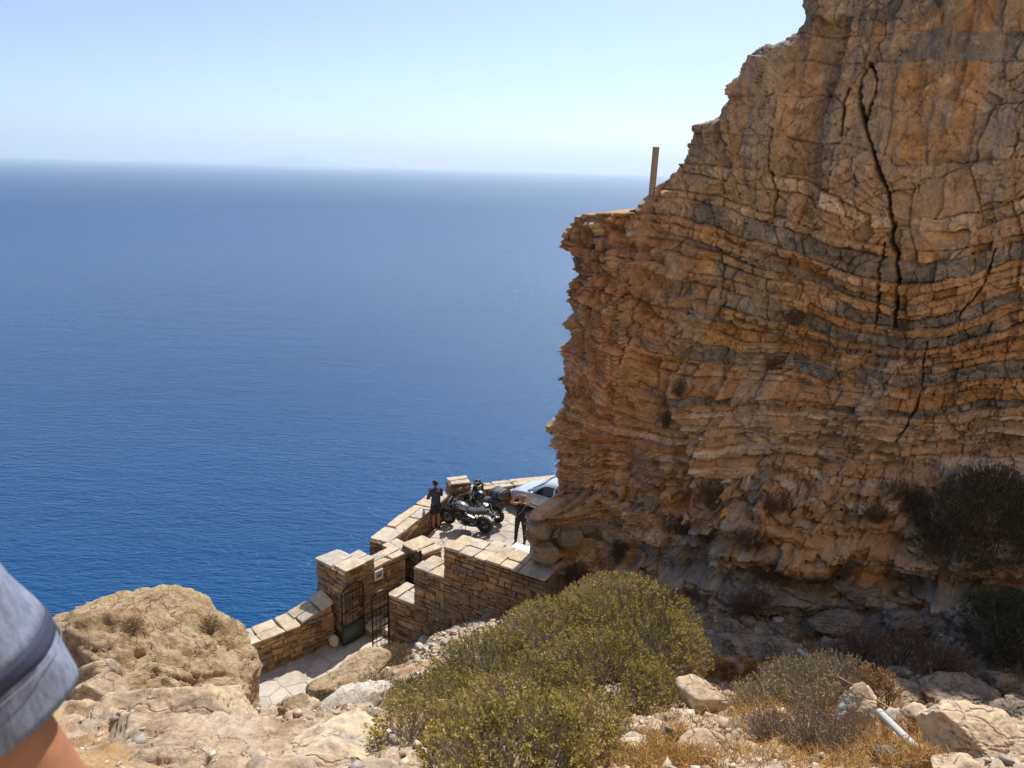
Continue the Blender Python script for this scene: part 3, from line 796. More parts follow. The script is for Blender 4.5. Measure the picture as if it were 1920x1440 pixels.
# gate pillar block and the wall behind it
uF = unit(.62, .785); cF = (-4.31, 18.22)
def alongF(a, b=0.0): return (cF[0] + uF[0] * a - uF[1] * b, cF[1] + uF[1] * a + uF[0] * b)
wall('gate_pillar', 'tall broad stone gate pillar with pale flat cap beside the open arched gate', cF, uF, .72, 1.12, -13.2, -10.40, ('front', 'left', 'back'), 23, 'pillar', zvis=-12.75)
wall('pillar_return', 'narrow stone wall piece joined behind the tall gate pillar', alongF(.72, .04), uF, .34, .56, -13.2, -10.42, ('front',), 24, zvis=-12.75)
wall('passage_wall', 'stone wall carrying the small framed sign, behind the gate pillar', alongF(1.06, .03), uF, 1.12, .5, -13.2, -10.72, ('front', 'right', 'left'), 25, zvis=-12.75)
wall('stone_ledge', 'low sunlit stone ledge at the foot of the passage wall', alongF(.62, -.30), uF, 1.55, .32, -13.0, -12.30, ('front', 'left'), 26, 'ledge', zvis=-12.7)
# end of the terrace parapet and its stepped pillars
wall('stepped_pillar', 'low stone block stepping up from the terrace parapet end', (-3.72, 20.82), unit(.70, -.60), .86, .5, -13.5, -10.95, ('front', 'left'), 27, 'pillar', zvis=-12.6)
wall('terrace_pillar', 'square stone pillar with flat pale cap beside the barred inner gate', (-3.10, 20.66), unit(.73, -.68), .95, .66, -13.5, -10.78, ('front', 'right', 'left'), 28, 'pillar', zvis=-12.6)
# terrace parapets
uB = unit(1.40, 3.40); cB = (-3.68, 21.32)
wall('sea_parapet', 'stone parapet on the sea side of the terrace, where the man stands', cB, uB, 4.25, .62, -16.5, -11.15, ('front', 'left'), 29, zvis=-12.6, capw=(.5, 1.1))
uA = unit(.93, .36); cA = (-2.06, 25.22)
wall('corner_pillar', 'stone corner pillar where two terrace parapets meet', cA, uA, .72, .5, -16.5, -10.80, ('front', 'left', 'right'), 30, 'pillar', zvis=-11.95)
wall('far_parapet', 'far stone parapet behind the motorcycles and the car', (cA[0] + uA[0] * .72, cA[1] + uA[1] * .72), uA, 7.0, .45, -16.5, -11.15, ('front',), 31, zvis=-11.95, capw=(.5, 1.1))
# retaining wall in three heights
uE = unit(.85, -.53); cE = (-3.13, 18.21)
def alongE(a, b=0.0): return (cE[0] + uE[0] * a - uE[1] * b, cE[1] + uE[1] * a + uE[0] * b)
wall('gate_stub_wall', 'lowest step of the stone wall, roughly rendered, beside the latticed gate leaf', cE, uE, .92, .68, -13.2, -11.0, ('left', 'front'), 32, zvis=-12.75)
wall('stepped_wall', 'middle step of the stone wall between the low stub and the high wall', alongE(.92), uE, .96, .70, -13.2, -9.90, ('left', 'front'), 33, zvis=-12.6)
wall('retaining_wall', 'highest stone wall with rubble top running into the cliff foot', alongE(1.88), uE, 2.85, .75, -13.2, -9.06, ('left', 'front'), 34, zvis=-11.4, z1b=-8.98, big=1.05, capw=(.35, .8), slab=.055)

# ------------------------------------------------------------------ paving
def clip_half(poly, px, py, nx, ny):
    out = []
    for i in range(len(poly)):
        a, b = poly[i], poly[(i + 1) % len(poly)]
        da = (a[0] - px) * nx + (a[1] - py) * ny; db = (b[0] - px) * nx + (b[1] - py) * ny
        if da <= 0: out.append(a)
        if da * db < 0: t = da / (da - db); out.append((a[0] + (b[0] - a[0]) * t, a[1] + (b[1] - a[1]) * t))
    return out
def inside(poly, x, y):
    r = False
    for i in range(len(poly)):
        (x1, y1), (x2, y2) = poly[i], poly[i - 1]
        if (y1 > y) != (y2 > y) and x < (x2 - x1) * (y - y1) / (y2 - y1) + x1: r = not r
    return r
def paving(name, region, z, cell, seed, gap=.018, thick=.035, lim=300):
    rg = random.Random(seed)
    base = MB().prism(region, 'z', z - .5, z - .012).build(name, joint_m, None, False); K(base, 'structure')
    xs = [p[0] for p in region]; ys = [p[1] for p in region]
    pts = []; tries = 0
    while tries < 6000:
        tries += 1
        p = (rg.uniform(min(xs) - .5, max(xs) + .5), rg.uniform(min(ys) - .5, max(ys) + .5)); d0 = cell * rg.uniform(.62, 1.05)
        if all((p[0] - q[0]) ** 2 + (p[1] - q[1]) ** 2 > d0 * d0 for q in pts): pts.append(p)
    cells = []
    for p in pts:
        if not inside(region, *p): continue
        poly = [(p[0] - 1.5, p[1] - 1.5), (p[0] + 1.5, p[1] - 1.5), (p[0] + 1.5, p[1] + 1.5), (p[0] - 1.5, p[1] + 1.5)]
        for q in pts:
            if q is p: continue
            dx, dy = q[0] - p[0], q[1] - p[1]; L = math.hypot(dx, dy)
            if L > 2.2: continue
            k = L / 2 - gap / 2
            poly = clip_half(poly, p[0] + dx / L * k, p[1] + dy / L * k, dx / L, dy / L)
            if len(poly) < 3: break
        if len(poly) >= 3: cells.append((math.hypot(*p), p, poly))
    cells.sort(key=lambda c: c[0])
    for d, p, poly in cells[:lim]:
        n = len(poly); t = rg.uniform(-.006, .008)
        P = [((x - p[0]) * rg.uniform(.965, 1.0), (y - p[1]) * rg.uniform(.965, 1.0)) for x, y in poly]
        V = [(x, y, -thick) for x, y in P] + [(x, y, t - .006) for x, y in P] + [(x * .93, y * .93, t) for x, y in P]
        F = [tuple(range(2 * n, 3 * n))] + [(k, (k + 1) % n, n + (k + 1) % n, n + k) for k in range(n)] + [(n + k, n + (k + 1) % n, 2 * n + (k + 1) % n, 2 * n + k) for k in range(n)]
        me = bpy.data.meshes.new('flagstone'); me.from_pydata(V, [], F); me.materials.append(flag_m)
        o = put(bpy.data.objects.new('flagstone', me), base); o.location = (p[0], p[1], z + .004); o.rotation_euler = (rg.uniform(-.006, .006), rg.uniform(-.006, .006), 0)
    return base
path_poly = [(-8.3, 14.9), (-4.42, 18.42), (-3.75, 19.3), (-2.6, 18.9), (-3.02, 18.1), (-3.1, 17.4), (-3.3, 16.3), (-3.8, 15.0), (-4.3, 14.2), (-6.0, 13.5), (-8.0, 13.8)]
paving('path', path_poly, PATH_Z, .62, 3)
plaza_poly = [(-3.55, 21.25), (-1.85, 25.38), (5.0, 28.0), (9.0, 26.0), (6.0, 19.5), (1.5, 17.0), (-1.15, 17.95), (-1.75, 18.9), (-2.35, 20.1), (-3.05, 20.75)]
paving('terrace', plaza_poly, PLAZA_Z, .60, 4, gap=.012)
# steps up from the gate to the terrace
for k in range(4):
    st = MB(); h = PATH_Z + .175 * (k + 1); a0 = .95 + .34 * k
    st.box((a0 + (3.0 - a0) / 2, -.80, (h + PATH_Z - .4) / 2), (3.0 - a0, 1.56, h - PATH_Z + .4), None, .012)
    o = st.build('stone_step', flag_m, None, True); o.location = (cF[0], cF[1], 0); o.rotation_euler = (0, 0, math.atan2(uF[1], uF[0]))
    T(o, ['lowest pale stone step in the passage, just behind the open arched gate', 'second pale stone step up in the passage between the gates', 'third pale stone step up in the passage between the gates', 'topmost pale stone step leading onto the flagged terrace'][k], 'step', 'steps between the gates')
# whitewashed slab and rubble bed on top of the high wall
sl = MB().box((0, 0, 0), (1.15, .62, .5), None, .03).build('white_slab', plain('whitewash', (.8, .78, .74), .85, 0, .06, 6, .006))
p = alongE(3.62, 1.15); sl.location = (p[0], p[1], -9.46); sl.rotation_euler = (0, 0, math.atan2(uE[1], uE[0]))
T(sl, 'bright white painted slab at the terrace edge below the woman', 'slab')
wall('rubble_backing', 'rough rubble backing behind the top of the highest stone wall', alongE(2.6, .75), uE, 2.2, .35, -13, -9.16, ('back',), 35, zvis=-12, caps=True, capw=(.25, .5))

# ------------------------------------------------------------------ gates, sign
iron = plain('black_iron', (.018, .020, .020), .45, .6, .3, 30, .002)
green_iron = plain('green_sheet_iron', (.030, .050, .042), .42, .2, .2, 12, .003)
def arch_gate(label, loc, rz, w, h, lattice):
    g = empty('iron_gate', loc, rz); T(g, label, 'gate')
    arch = h - w * .30
    fr = MB(); n = 14; pts = [(0, 0, .05), (0, 0, arch)]
    for k in range(1, n): a = math.pi * k / n; pts.append((w / 2 - w / 2 * math.cos(a), 0, arch + w * .30 * math.sin(a)))
    pts += [(w, 0, arch), (w, 0, .05)]
    fr.tube(pts, .022, 6); fr.tube([(0, 0, .06), (w, 0, .06)], .020, 6)
    fr.build('gate_frame', iron, g)
    zp = .52
    if not lattice:
        MB().box((w / 2, 0, .06 + zp / 2), (w - .03, .012, zp), None, .004).build('sheet_panel', green_iron, g)
    for zz in ((zp + .08, 1.02, arch - .02) if not lattice else (.34, .62, .95, 1.3, arch - .02)):
        MB().tube([(0, 0, zz), (w, 0, zz)], .014, 6).build('cross_bar', iron, g)
    nb = 6 if not lattice else 4
    for k in range(1, nb):
        x = w * k / nb; top = arch + w * .30 * math.sqrt(max(0, 1 - ((x - w / 2) / (w / 2)) ** 2))
        MB().tube([(x, 0, .06 if lattice else zp), (x, 0, top)], .0085, 5).build('upright_bar', iron, g)
    rg = random.Random(len(label))
    for k in range(9 if not lattice else 5):
        x = w * (k % 3 + .5) / 3; zz = (zp + .22 + .30 * (k // 3)) if not lattice else (.5 + .26 * k)
        sc = [(x + (.015 + .008 * t) * math.cos(t * 1.1), 0, zz + (.015 + .008 * t) * math.sin(t * 1.1)) for t in np.linspace(0, 9, 22)]
        MB().tube(sc, .0055, 4).build('scroll', iron, g)
    MB().box((w - .05, -.02, 1.0), (.05, .03, .12), None, .006).build('lock_plate', iron, g)
    return g
pa = alongF(-.20, -.11)
arch_gate('arched dark iron gate leaf with green lower panel, open against the tall pillar', (pa[0], pa[1], PATH_Z + .02), math.atan2(uF[1], uF[0]), .74, 1.78, False)
arch_gate('narrow latticed black gate leaf standing at the low stub wall', (-3.49, 17.72, PATH_Z + .02), math.atan2(.42, .36), .54, 1.80, True)
def bar_gate():
    uD = unit(.73, -.68); cD = (-3.10, 20.66)
    ang = math.atan2(uD[1], uD[0]); n = (uD[1], -uD[0])
    hp = (cD[0] + uD[0] * .95 + n[0] * .13, cD[1] + uD[1] * .95 + n[1] * .13)
    g = empty('barred_gate', (hp[0], hp[1], -12.2), ang); T(g, 'black barred iron gate leaf with sloping top, open against the terrace pillar', 'gate')
    def top(x): return 1.48 - .52 * (1 - math.cos(min(1, -x / .82) * math.pi)) / 2 + .0
    MB().box((0, 0, .78), (.055, .055, 1.56), None, .006).build('gate_post', iron, g)
    MB().tube([(x, 0, top(x)) for x in np.linspace(0, -.86, 12)], .017, 6).build('top_rail', iron, g)
    for zz in (.10, .42): MB().tube([(0, 0, zz), (-.86, 0, zz)], .014, 6).build('cross_rail', iron, g)
    for k in range(1, 8):
        x = -.86 * k / 7
        MB().tube([(x, 0, .06), (x, 0, top(x) + .05)], .0095, 5).build('upright_bar', iron, g)
    MB().box((-.43, 0, .24), (.84, .008, .30), None, .002).build('sheet_panel', green_iron, g)
bar_gate()
def sign():
    p = alongF(1.16, -.035)
    g = empty('wall_sign', (p[0], p[1], -10.98), math.atan2(uF[1], uF[0])); T(g, 'small white framed sign with dark picture on the passage wall', 'sign')
    MB().box((0, -.02, 0), (.30, .025, .30), None, .006).build('sign_board', plain('sign_white', (.72, .72, .70), .5), g)
    dk = plain('sign_dark', (.035, .04, .05), .5)
    MB().box((0, -.036, .0), (.225, .006, .20), None, .002).build('sign_panel', plain('sign_grey', (.34, .37, .42), .5), g)
    mk = MB(); mk.prism([(-.09, -.03), (-.03, .03), (.02, .0), (.06, .05), (.10, .02), (.05, -.04), (-.02, -.05)], 'y', -.046, -.040)
    mk.build('sign_mark', dk, g, False)
sign()
# stone propping the open gate

# ------------------------------------------------------------------ vehicles
rubber = plain('tyre_rubber', (.02, .02, .021), .75, 0, .2, 30, .002)
black_paint = plain('black_paint', (.012, .012, .013), .22, 0, 0, 8, 0, .5)
matt_black = plain('matt_black', (.018, .018, .019), .5, 0, .2, 20, .001)
gunmetal = plain('gunmetal', (.10, .105, .11), .28, .7)
silver_m = plain('silver_metal', (.55, .56, .57), .3, .9)
chrome = plain('chrome', (.75, .76, .77), .12, 1.0)
vinyl = plain('seat_vinyl', (.05, .052, .056), .42, 0, .15, 25, .002)
red_lens = plain('red_lens', (.35, .01, .01), .2, 0, 0, 8, 0, .5)
clear_lens = plain('clear_lens', (.55, .57, .60), .08, 0, 0, 8, 0, .6)
plate_m = plain('plate_white', (.7, .7, .68), .5)
def wheel(g, x, r, w, spokes, rimmat, y=0.0):
    wv = MB().torus((x, y, r), (0, 1, 0), r - w * .48, w * .5, 36, 10, 1.0).build('wheel', rubber, g)
    rim = MB(); rim.torus((x, y, r), (0, 1, 0), r - w * .95, .018, 32, 8, 2.2)
    rim.build('rim', rimmat, wv)
    for k in range(spokes):
        a = 2 * math.pi * (k + .3) / spokes; rr = r - w * .95
        sp = MB().tube([(x + .03 * math.cos(a), y, r + .03 * math.sin(a)), (x + rr * math.cos(a), y, r + rr * math.sin(a))], [.016, .012], 6); sp.build('spoke', rimmat, wv)
    MB().tube([(x, y - .06, r), (x, y + .06, r)], .035, 12).build('hub', gunmetal, wv)
    for sg in ((-1, 1) if w < .15 else (-1,)):
        MB().tube([(x, y + sg * .055, r), (x, y + sg * .062, r)], .14 if w < .15 else .11, 24).build('brake_disc', silver_m, wv)
    return wv
def motorcycle(label, front, rear, style):
    fx, rx = Vector((front[0], front[1], 0)), Vector((rear[0], rear[1], 0))
    d = fx - rx; wb = d.length
    g = empty('motorcycle', (rear[0], rear[1], PLAZA_Z + .012), math.atan2(d.y, d.x), R(-9), 0)
    T(g, label, 'motorcycle')
    rr, rf = .315, .30
    wheel(g, 0, rr, .16, 5, matt_black if style == 0 else silver_m); wheel(g, wb, rf, .12, 5 if style == 0 else 8, gunmetal if style == 0 else silver_m)
    # fork, yokes, bars
    top = Vector((wb - .34, 0, .98))
    for sg in (-1, 1):
        MB().tube([(wb, sg * .085, rf), (wb - .15, sg * .09, .60), (top.x, sg * .09, top.z)], [.028, .027, .022], 8).build('fork_leg', gunmetal if style == 0 else chrome, g)
    MB().box((top.x + .02, 0, .93), (.08, .23, .03), None, .008).build('yoke', matt_black, g)
    hb = MB().tube([(top.x - .16, .38, 1.04), (top.x - .03, .24, 1.08), (top.x + .01, .08, 1.03), (top.x + .01, -.08, 1.03), (top.x - .03, -.24, 1.08), (top.x - .16, -.38, 1.04)], .012, 8).build('handlebar', matt_black if style == 0 else chrome, g)
    for sg in (-1, 1):
        MB().tube([(top.x - .07, sg * .29, 1.07), (top.x - .16, sg * .385, 1.04)], .018, 8).build('grip', rubber, hb)
        MB().tube([(top.x - .06, sg * .27, 1.075), (top.x + .03, sg * .37, 1.045)], .006, 5).build('lever', silver_m, hb)
        mr = MB().tube([(top.x - .04, sg * .25, 1.08), (top.x - .02, sg * .34, 1.26)], .006, 6).build('mirror', matt_black, hb)
        MB().ell((top.x - .025, sg * .36, 1.28), (.018, .065, .04), 12, 8).build('mirror_glass', chrome, hb)
    # front mudguard
    mg = MB(); secs = []
    for a in np.linspace(R(20), R(150), 9):
        c, s_ = math.cos(a), math.sin(a); q = rf + .03
        secs.append([(wb + q * c, -.06, rf + q * s_), (wb + (q + .02) * c, 0, rf + (q + .02) * s_), (wb + q * c, .06, rf + q * s_), (wb + (q - .008) * c, 0, rf + (q - .008) * s_)])
    mg.loft(secs).build('front_mudguard', black_paint, g)
    # tank
    tk = MB().loft([sell(wb * .40, .80, .08, .07), sell(wb * .44, .82, .13, .10), sell(wb * .54, .86, .165, .125, 2.4), sell(wb * .64, .88, .17, .13, 2.4), sell(wb * .72, .87, .13, .11), sell(wb * .755, .86, .06, .06)])
    tk.build('fuel_tank', plain('grey_tank', (.22, .23, .24), .2, .6, 0, 8, 0, .6) if style == 0 else black_paint, g)
    # frame, engine
    fm = MB()
    for sg in (-1, 1):
        fm.tube([(top.x, sg * .05, .88), (wb * .5, sg * .13, .72), (wb * .30, sg * .12, .52), (wb * .32, sg * .10, .34)], .022, 6)
        fm.tube([(top.x, sg * .04, .80), (wb * .62, sg * .11, .34), (wb * .36, sg * .11, .30)], .016, 6)
        fm.tube([(wb * .42, sg * .11, .70), (-.10, sg * .09, .80)], .014, 6)
    fm.build('frame', matt_black, g)
    en = MB().box((wb * .46, 0, .40), (.36, .30, .26), None, .04).box((wb * .58, 0, .56), (.20, .28, .26), Matrix.Rotation(R(20), 3, 'Y'), .02)
    eng = en.build('engine', matt_black if style == 0 else silver_m, g)
    for k in range(5): MB().box((wb * .575 + .012 * k, 0, .47 + .035 * k), (.23, .31, .010), Matrix.Rotation(R(20), 3, 'Y')).build('cooling_fin', matt_black, eng)
    for sg in (-1, 1): MB().tube([(wb * .42, sg * .15, .38), (wb * .42, sg * .175, .38)], .095, 20).build('engine_cover', matt_black if style == 0 else chrome, eng)
    MB().box((wb * .70, 0, .56), (.04, .30, .26), Matrix.Rotation(R(-18), 3, 'Y'), .01).build('radiator', matt_black, g)
    # exhaust
    ex = MB().tube([(wb * .64, .10, .55), (wb * .70, .12, .36), (wb * .60, .13, .24), (wb * .34, .15, .24), (.14, .17, .34), (-.16, .18, .44)], [.022, .022, .024, .026, .048, .05], 10)
    ex.build('exhaust', chrome if style else matt_black, g)
    MB().tube([(wb * .34, .10, .36), (0, .10, rr)], [.03, .025], 8).tube([(wb * .34, -.10, .36), (0, -.10, rr)], [.03, .025], 8).build('swingarm', matt_black, g)
    # seat and tail
    st = MB().loft([sell(wb * .43, .79, .10, .04), sell(wb * .34, .79, .14, .05), sell(wb * .22, .80, .15, .05), sell(wb * .12, .84, .13, .05), sell(-.02, .88, .11, .045), sell(-.16, .91, .07, .03)])
    st.build('seat', vinyl, g)
    MB().loft([sell(wb * .34, .72, .12, .05), sell(.14, .76, .12, .06), sell(-.10, .84, .09, .05), sell(-.24, .90, .05, .03)]).build('tail_fairing', black_paint, g)
    MB().box((-.25, 0, .86), (.03, .11, .05), None, .01).build('tail_light', red_lens, g)
    rmg = MB().tube([(-.20, 0, .84), (-.32, 0, .62)], .018, 6).build('number_plate_bracket', matt_black, g)
    MB().box((-.335, 0, .58), (.008, .18, .13), Matrix.Rotation(R(-20), 3, 'Y'), .002).build('number_plate', plate_m, rmg)
    for sg in (-1, 1):
        MB().tube([(-.24, sg * .04, .80), (-.25, sg * .13, .80)], .010, 6).ell((-.25, sg * .15, .80), (.018, .03, .018), 8, 6).build('indicator', plain('amber_lens', (.5, .2, .02), .25), g)
        MB().tube([(wb * .36, sg * .12, .36), (wb * .38, sg * .26, .35)], .012, 6).build('footpeg', matt_black, g)
        MB().tube([(wb * .12, sg * .10, .78), (.10, sg * .13, .60), (0, sg * .125, rr + .05)], .018, 6).build('shock_absorber', silver_m if style else matt_black, g)
    # stand
    MB().tube([(wb * .46, .10, .28), (wb * .43, .27, -.035)], .012, 6).box((wb * .43, .28, -.03), (.06, .05, .012)).build('side_stand', matt_black, g)
    # headlight / cowl
    if style == 0:
        MB().loft([sell(top.x + .02, .90, .15, .14), sell(top.x + .12, .90, .15, .14), sell(top.x + .22, .87, .11, .10), sell(top.x + .28, .84, .06, .05)]).build('front_cowl', black_paint, g)
        MB().loft([sell(wb * .56, .66, .175, .14, 3), sell(wb * .66, .66, .18, .18, 3), sell(wb * .74, .70, .17, .17, 3), sell(wb * .80, .78, .14, .10, 3)]).build('side_fairing', black_paint, g)
        MB().loft([sell(wb * .26, .40, .10, .09, 3), sell(wb * .36, .40, .165, .14, 3), sell(wb * .52, .42, .175, .17, 3), sell(wb * .66, .48, .165, .17, 3), sell(wb * .74, .56, .10, .10, 3)]).build('belly_fairing', black_paint, g)
        MB().ell((top.x + .245, 0, .86), (.035, .08, .055), 12, 8).build('headlight', clear_lens, g)
        ws = MB().loft([[(top.x + .16, -.12, 1.02), (top.x + .19, 0, 1.04), (top.x + .16, .12, 1.02)], [(top.x + .05, -.10, 1.20), (top.x + .08, 0, 1.23), (top.x + .05, .10, 1.20)]], False)
        ws.build('windscreen', plain('smoked_screen', (.03, .035, .04), .1, 0, 0, 8, 0, .4), g)
    else:
        MB().ell((top.x + .12, 0, .90), (.10, .10, .10), 16, 12).build('headlight', chrome, g)
    return g
def zpos(px, py): q = atZ(px, py, PLAZA_Z); return (q[0], q[1])
motorcycle('black sport motorcycle with dark grey tank, leaning on its stand in front', zpos(841, 982), zpos(909, 999), 0)
b2r, b2f = zpos(933, 979), (-1.36, 25.32)
bike2 = motorcycle('older motorcycle with silver engine carrying a large grey bag, behind the sport motorcycle', b2f, b2r, 1)
bag_m = plain('bag_fabric', (.075, .078, .082), .55, 0, .25, 18, .006)
dv = Vector((b2f[0] - b2r[0], b2f[1] - b2r[1], 0)).normalized()
def on_bike2(a, b, z): return (b2r[0] + dv.x * a - dv.y * b, b2r[1] + dv.y * a + dv.x * b, PLAZA_Z + z)
bag = empty('tail_bag', on_bike2(.06, -.10, .90), math.atan2(dv.y, dv.x), R(-9)); T(bag, 'bulging dark grey luggage bag strapped on the rear of the older motorcycle', 'bag')
MB().loft([sell(-.30, .16, .16, .08, 3), sell(-.24, .17, .24, .15, 3), sell(0, .17, .27, .17, 3), sell(.22, .16, .24, .15, 3), sell(.30, .15, .15, .08, 3)]).build('bag_body', bag_m, bag)
for x in (-.14, .12): MB().loft([sell(x - .02, .17, .262, .168, 3), sell(x + .02, .17, .266, .170, 3)]).build('strap', matt_black, bag)
jk = empty('riding_jacket', on_bike2(.98, .0, .80), math.atan2(dv.y, dv.x)); T(jk, 'black and white riding jacket hung over the handlebar of the older motorcycle', 'jacket')
blob('jacket_body', [((-.05, .02, .02), (.10, .19, .10), (.02, 0, .36), (.09, .17, .06)), ((-.04, .18, .30), .07, (-.02, .24, -.02), .06), ((-.03, -.18, .30), .07, (-.02, -.25, -.04), .06)], plain('jacket_black', (.016, .016, .018), .7, 0, .2, 20, .006), .016, jk, 3)
blob('jacket_panel', [((-.13, .04, .30), (.03, .13, .04), (-.13, .06, .12), (.03, .09, .05)), ((-.08, .23, .14), .05, (-.05, .25, .02), .055)], plain('jacket_grey', (.38, .38, .38), .7, 0, .15, 20, .004), .016, jk, 3)
hl = MB().ell((0, 0, .12), (.13, .115, .13), 20, 14); ho = hl.build('helmet', black_paint); ho.location = on_bike2(1.06, -.10, 1.02); T(ho, 'black helmet hung on the mirror of the older motorcycle', 'helmet')
# ------------------------------------------------------------------ car
def car():
    f = atZ(979, 957, PLAZA_Z); hd = Vector((-.82, .57, 0)).normalized()
    ang = math.atan2(hd.y, hd.x)
    L, W = 3.95, 1.66
    # local frame: x forward, y left; front left wheel at (+1.22, +.72)
    ox = f[0] - (hd.x * 1.22 - hd.y * .72) * .9; oy = f[1] - (hd.y * 1.22 + hd.x * .72) * .9
    g = empty('parked_car', (ox, oy, PLAZA_Z + .01), ang); T(g, 'pale silver blue hatchback with a round door emblem, half hidden by the cliff', 'car'); g.scale = (.9, .9, .9)
    paint = plain('car_paint', (.50, .56, .62), .22, .15, .03, 3, 0, .8)
    glass = plain('car_glass', (.012, .014, .016), .06, 0, 0, 8, 0, .3)
    trim = plain('car_trim', (.03, .03, .032), .6)
    def sec(x, hw, zlo, zbelt, crown):
        pts = []
        prof = [(-.72, zlo), (-.96, zlo + .10), (-1.0, zlo + .30), (-.985, zbelt - .08), (-.93, zbelt), (-.6, zbelt + crown * .7), (0, zbelt + crown), (.6, zbelt + crown * .7), (.93, zbelt), (.985, zbelt - .08), (1.0, zlo + .30), (.96, zlo + .10), (.72, zlo)]
        return [(x, hw * a, b) for a, b in prof]
    body = MB().loft([sec(-1.93, .66, .36, .78, .02), sec(-1.85, .78, .26, .86, .03), sec(-1.2, .83, .20, .90, .03), sec(-.3, .835, .20, .90, .03), sec(.55, .83, .20, .89, .04), sec(.85, .82, .20, .87, .07), sec(1.35, .80, .22, .82, .06), sec(1.75, .74, .26, .72, .05), sec(1.93, .60, .32, .58, .03), sec(1.97, .52, .38, .52, .01)])
    body.build('body', paint, g, True, 50)
    def gsec(x, hw, z): return [(x, -hw, .86), (x, -hw * .93, (z + .86) / 2 + .06), (x, -hw * .80, z - .03), (x, -hw * .5, z), (x, 0, z + .015), (x, hw * .5, z), (x, hw * .80, z - .03), (x, hw * .93, (z + .86) / 2 + .06), (x, hw, .86)]
    MB().loft([gsec(-1.82, .68, .93), gsec(-1.55, .76, 1.28), gsec(-1.0, .79, 1.42), gsec(-.2, .79, 1.45), gsec(.25, .78, 1.38), gsec(.85, .74, 1.02), gsec(1.02, .70, .90)]).build('cabin', paint, g, True, 60)
    def pane(name, quad, parent=g):
        MB().add(quad, [tuple(range(len(quad)))]).build(name, glass, parent, False)
    for sg in (1, -1):
        y = lambda z: sg * (.800 - (z - .90) * .245)
        dr = MB().add([(.72, sg * .838, .34), (-.34, sg * .8395, .34), (-.34, sg * .842, .84), (.66, sg * .8385, .82)], [(0, 1, 2, 3)]).build('door', paint, g, False)
        MB().add([(x, y(z) + sg * .012, z) for x, z in [(.68, .93), (-.22, .94), (-.22, 1.33), (.06, 1.33), (.22, 1.28)]], [(0, 1, 2, 3, 4)]).build('side_window', glass, g, False)
        MB().add([(x, y(z) + sg * .014, z) for x, z in [(-.30, .94), (-1.10, .95), (-1.16, 1.20), (-.98, 1.30), (-.30, 1.33)]], [(0, 1, 2, 3, 4)]).build('side_window', glass, g, False)
        MB().box((-.16, sg * .85, .80), (.17, .03, .035), None, .01).build('door_handle', trim, dr)
        MB().box((.15, sg * .845, .44), (1.1, .018, .045), None, .005).build('door_moulding', trim, dr)
        mir = MB().ell((.66, sg * .93, .97), (.07, .09, .06), 14, 10).tube([(.66, sg * .80, .93), (.66, sg * .90, .96)], .02, 6).build('door_mirror', paint, g)
        em = MB().tube([(.42, sg * .842, .66), (.42, sg * .848, .66)], .135, 32).build('door_emblem', plain('emblem_white', (.78, .80, .80), .5), g)
        MB().torus((.42, sg * .850, .66), (0, 1, 0), .115, .008, 32, 6).build('emblem_ring', plain('emblem_grey', (.28, .34, .40), .5), em)
        MB().torus((.42, sg * .850, .66), (0, 1, 0), .060, .014, 24, 6).build('emblem_mark', MATS['emblem_grey'], em)
        MB().ell((1.80, sg * .55, .62), (.13, .16, .085), 14, 10, Matrix.Rotation(R(sg * -28), 3, 'Z')).build('headlight', clear_lens, g)
        MB().ell((-1.86, sg * .62, .76), (.06, .12, .12), 12, 8).build('tail_light', red_lens, g)
        for wx in (1.22, -1.24):
            MB().torus((wx, sg * .80, .31), (0, 1, 0), .335, .03, 28, 8, .8).build('wheel_arch', trim, g)
            wv = MB().torus((wx, sg * .74, .29), (0, 1, 0), .205, .085, 28, 10, 1.0).build('wheel', rubber, g)
            MB().tube([(wx, sg * .74, .29), (wx, sg * .80, .29)], .165, 24).build('wheel_cover', silver_m, wv)
    pane('windscreen', [(1.00, -.66, .925), (1.00, .66, .925), (.31, .58, 1.372), (.31, -.58, 1.372)])
    pane('rear_window', [(-1.80, -.58, .98), (-1.80, .58, .98), (-1.585, .54, 1.27), (-1.585, -.54, 1.27)])
    MB().box((1.945, 0, .40), (.06, 1.2, .12), None, .02).build('bumper_grille', trim, g)
    MB().box((1.965, 0, .50), (.012, .42, .10), None, .003).build('number_plate', plate_m, g)
car()

# ------------------------------------------------------------------ people
skin = plain('skin', (.42, .22, .135), .55, 0, .08, 20, .001)
tanned = plain('tanned_skin', (.36, .165, .085), .5, 0, .22, 60, .002)
hair_dark = plain('dark_hair', (.022, .016, .013), .6, 0, .3, 60, .004)
hair_brown = plain('brown_hair', (.10, .055, .03), .6, 0, .3, 60, .004)
def hand_items(w, dirv, side, curl):
    """palm, four fingers and a thumb growing from the wrist point w along dirv"""
    w = Vector(w); d = Vector(dirv).normalized(); sd = Vector(side).normalized(); cu = Vector(curl).normalized()
    it = [(tuple(w), .027, tuple(w + d * .07), .033)]
    for k, (off, ln) in enumerate(((-.032, .062), (-.011, .075), (.011, .072), (.031, .055))):
        b = w + d * .085 + sd * off; m = b + (d * .75 + cu * .45).normalized() * ln * .55; e = m + (d * .35 + cu * .9).normalized() * ln * .5
        it += [(tuple(b), .0115, tuple(m), .0105), (tuple(m), .0105, tuple(e), .009)]
    b = w + d * .035 - sd * .03; it += [(tuple(b), .014, tuple(b + (d * .6 - sd * .6 + cu * .4).normalized() * .055), .0105)]
    return it
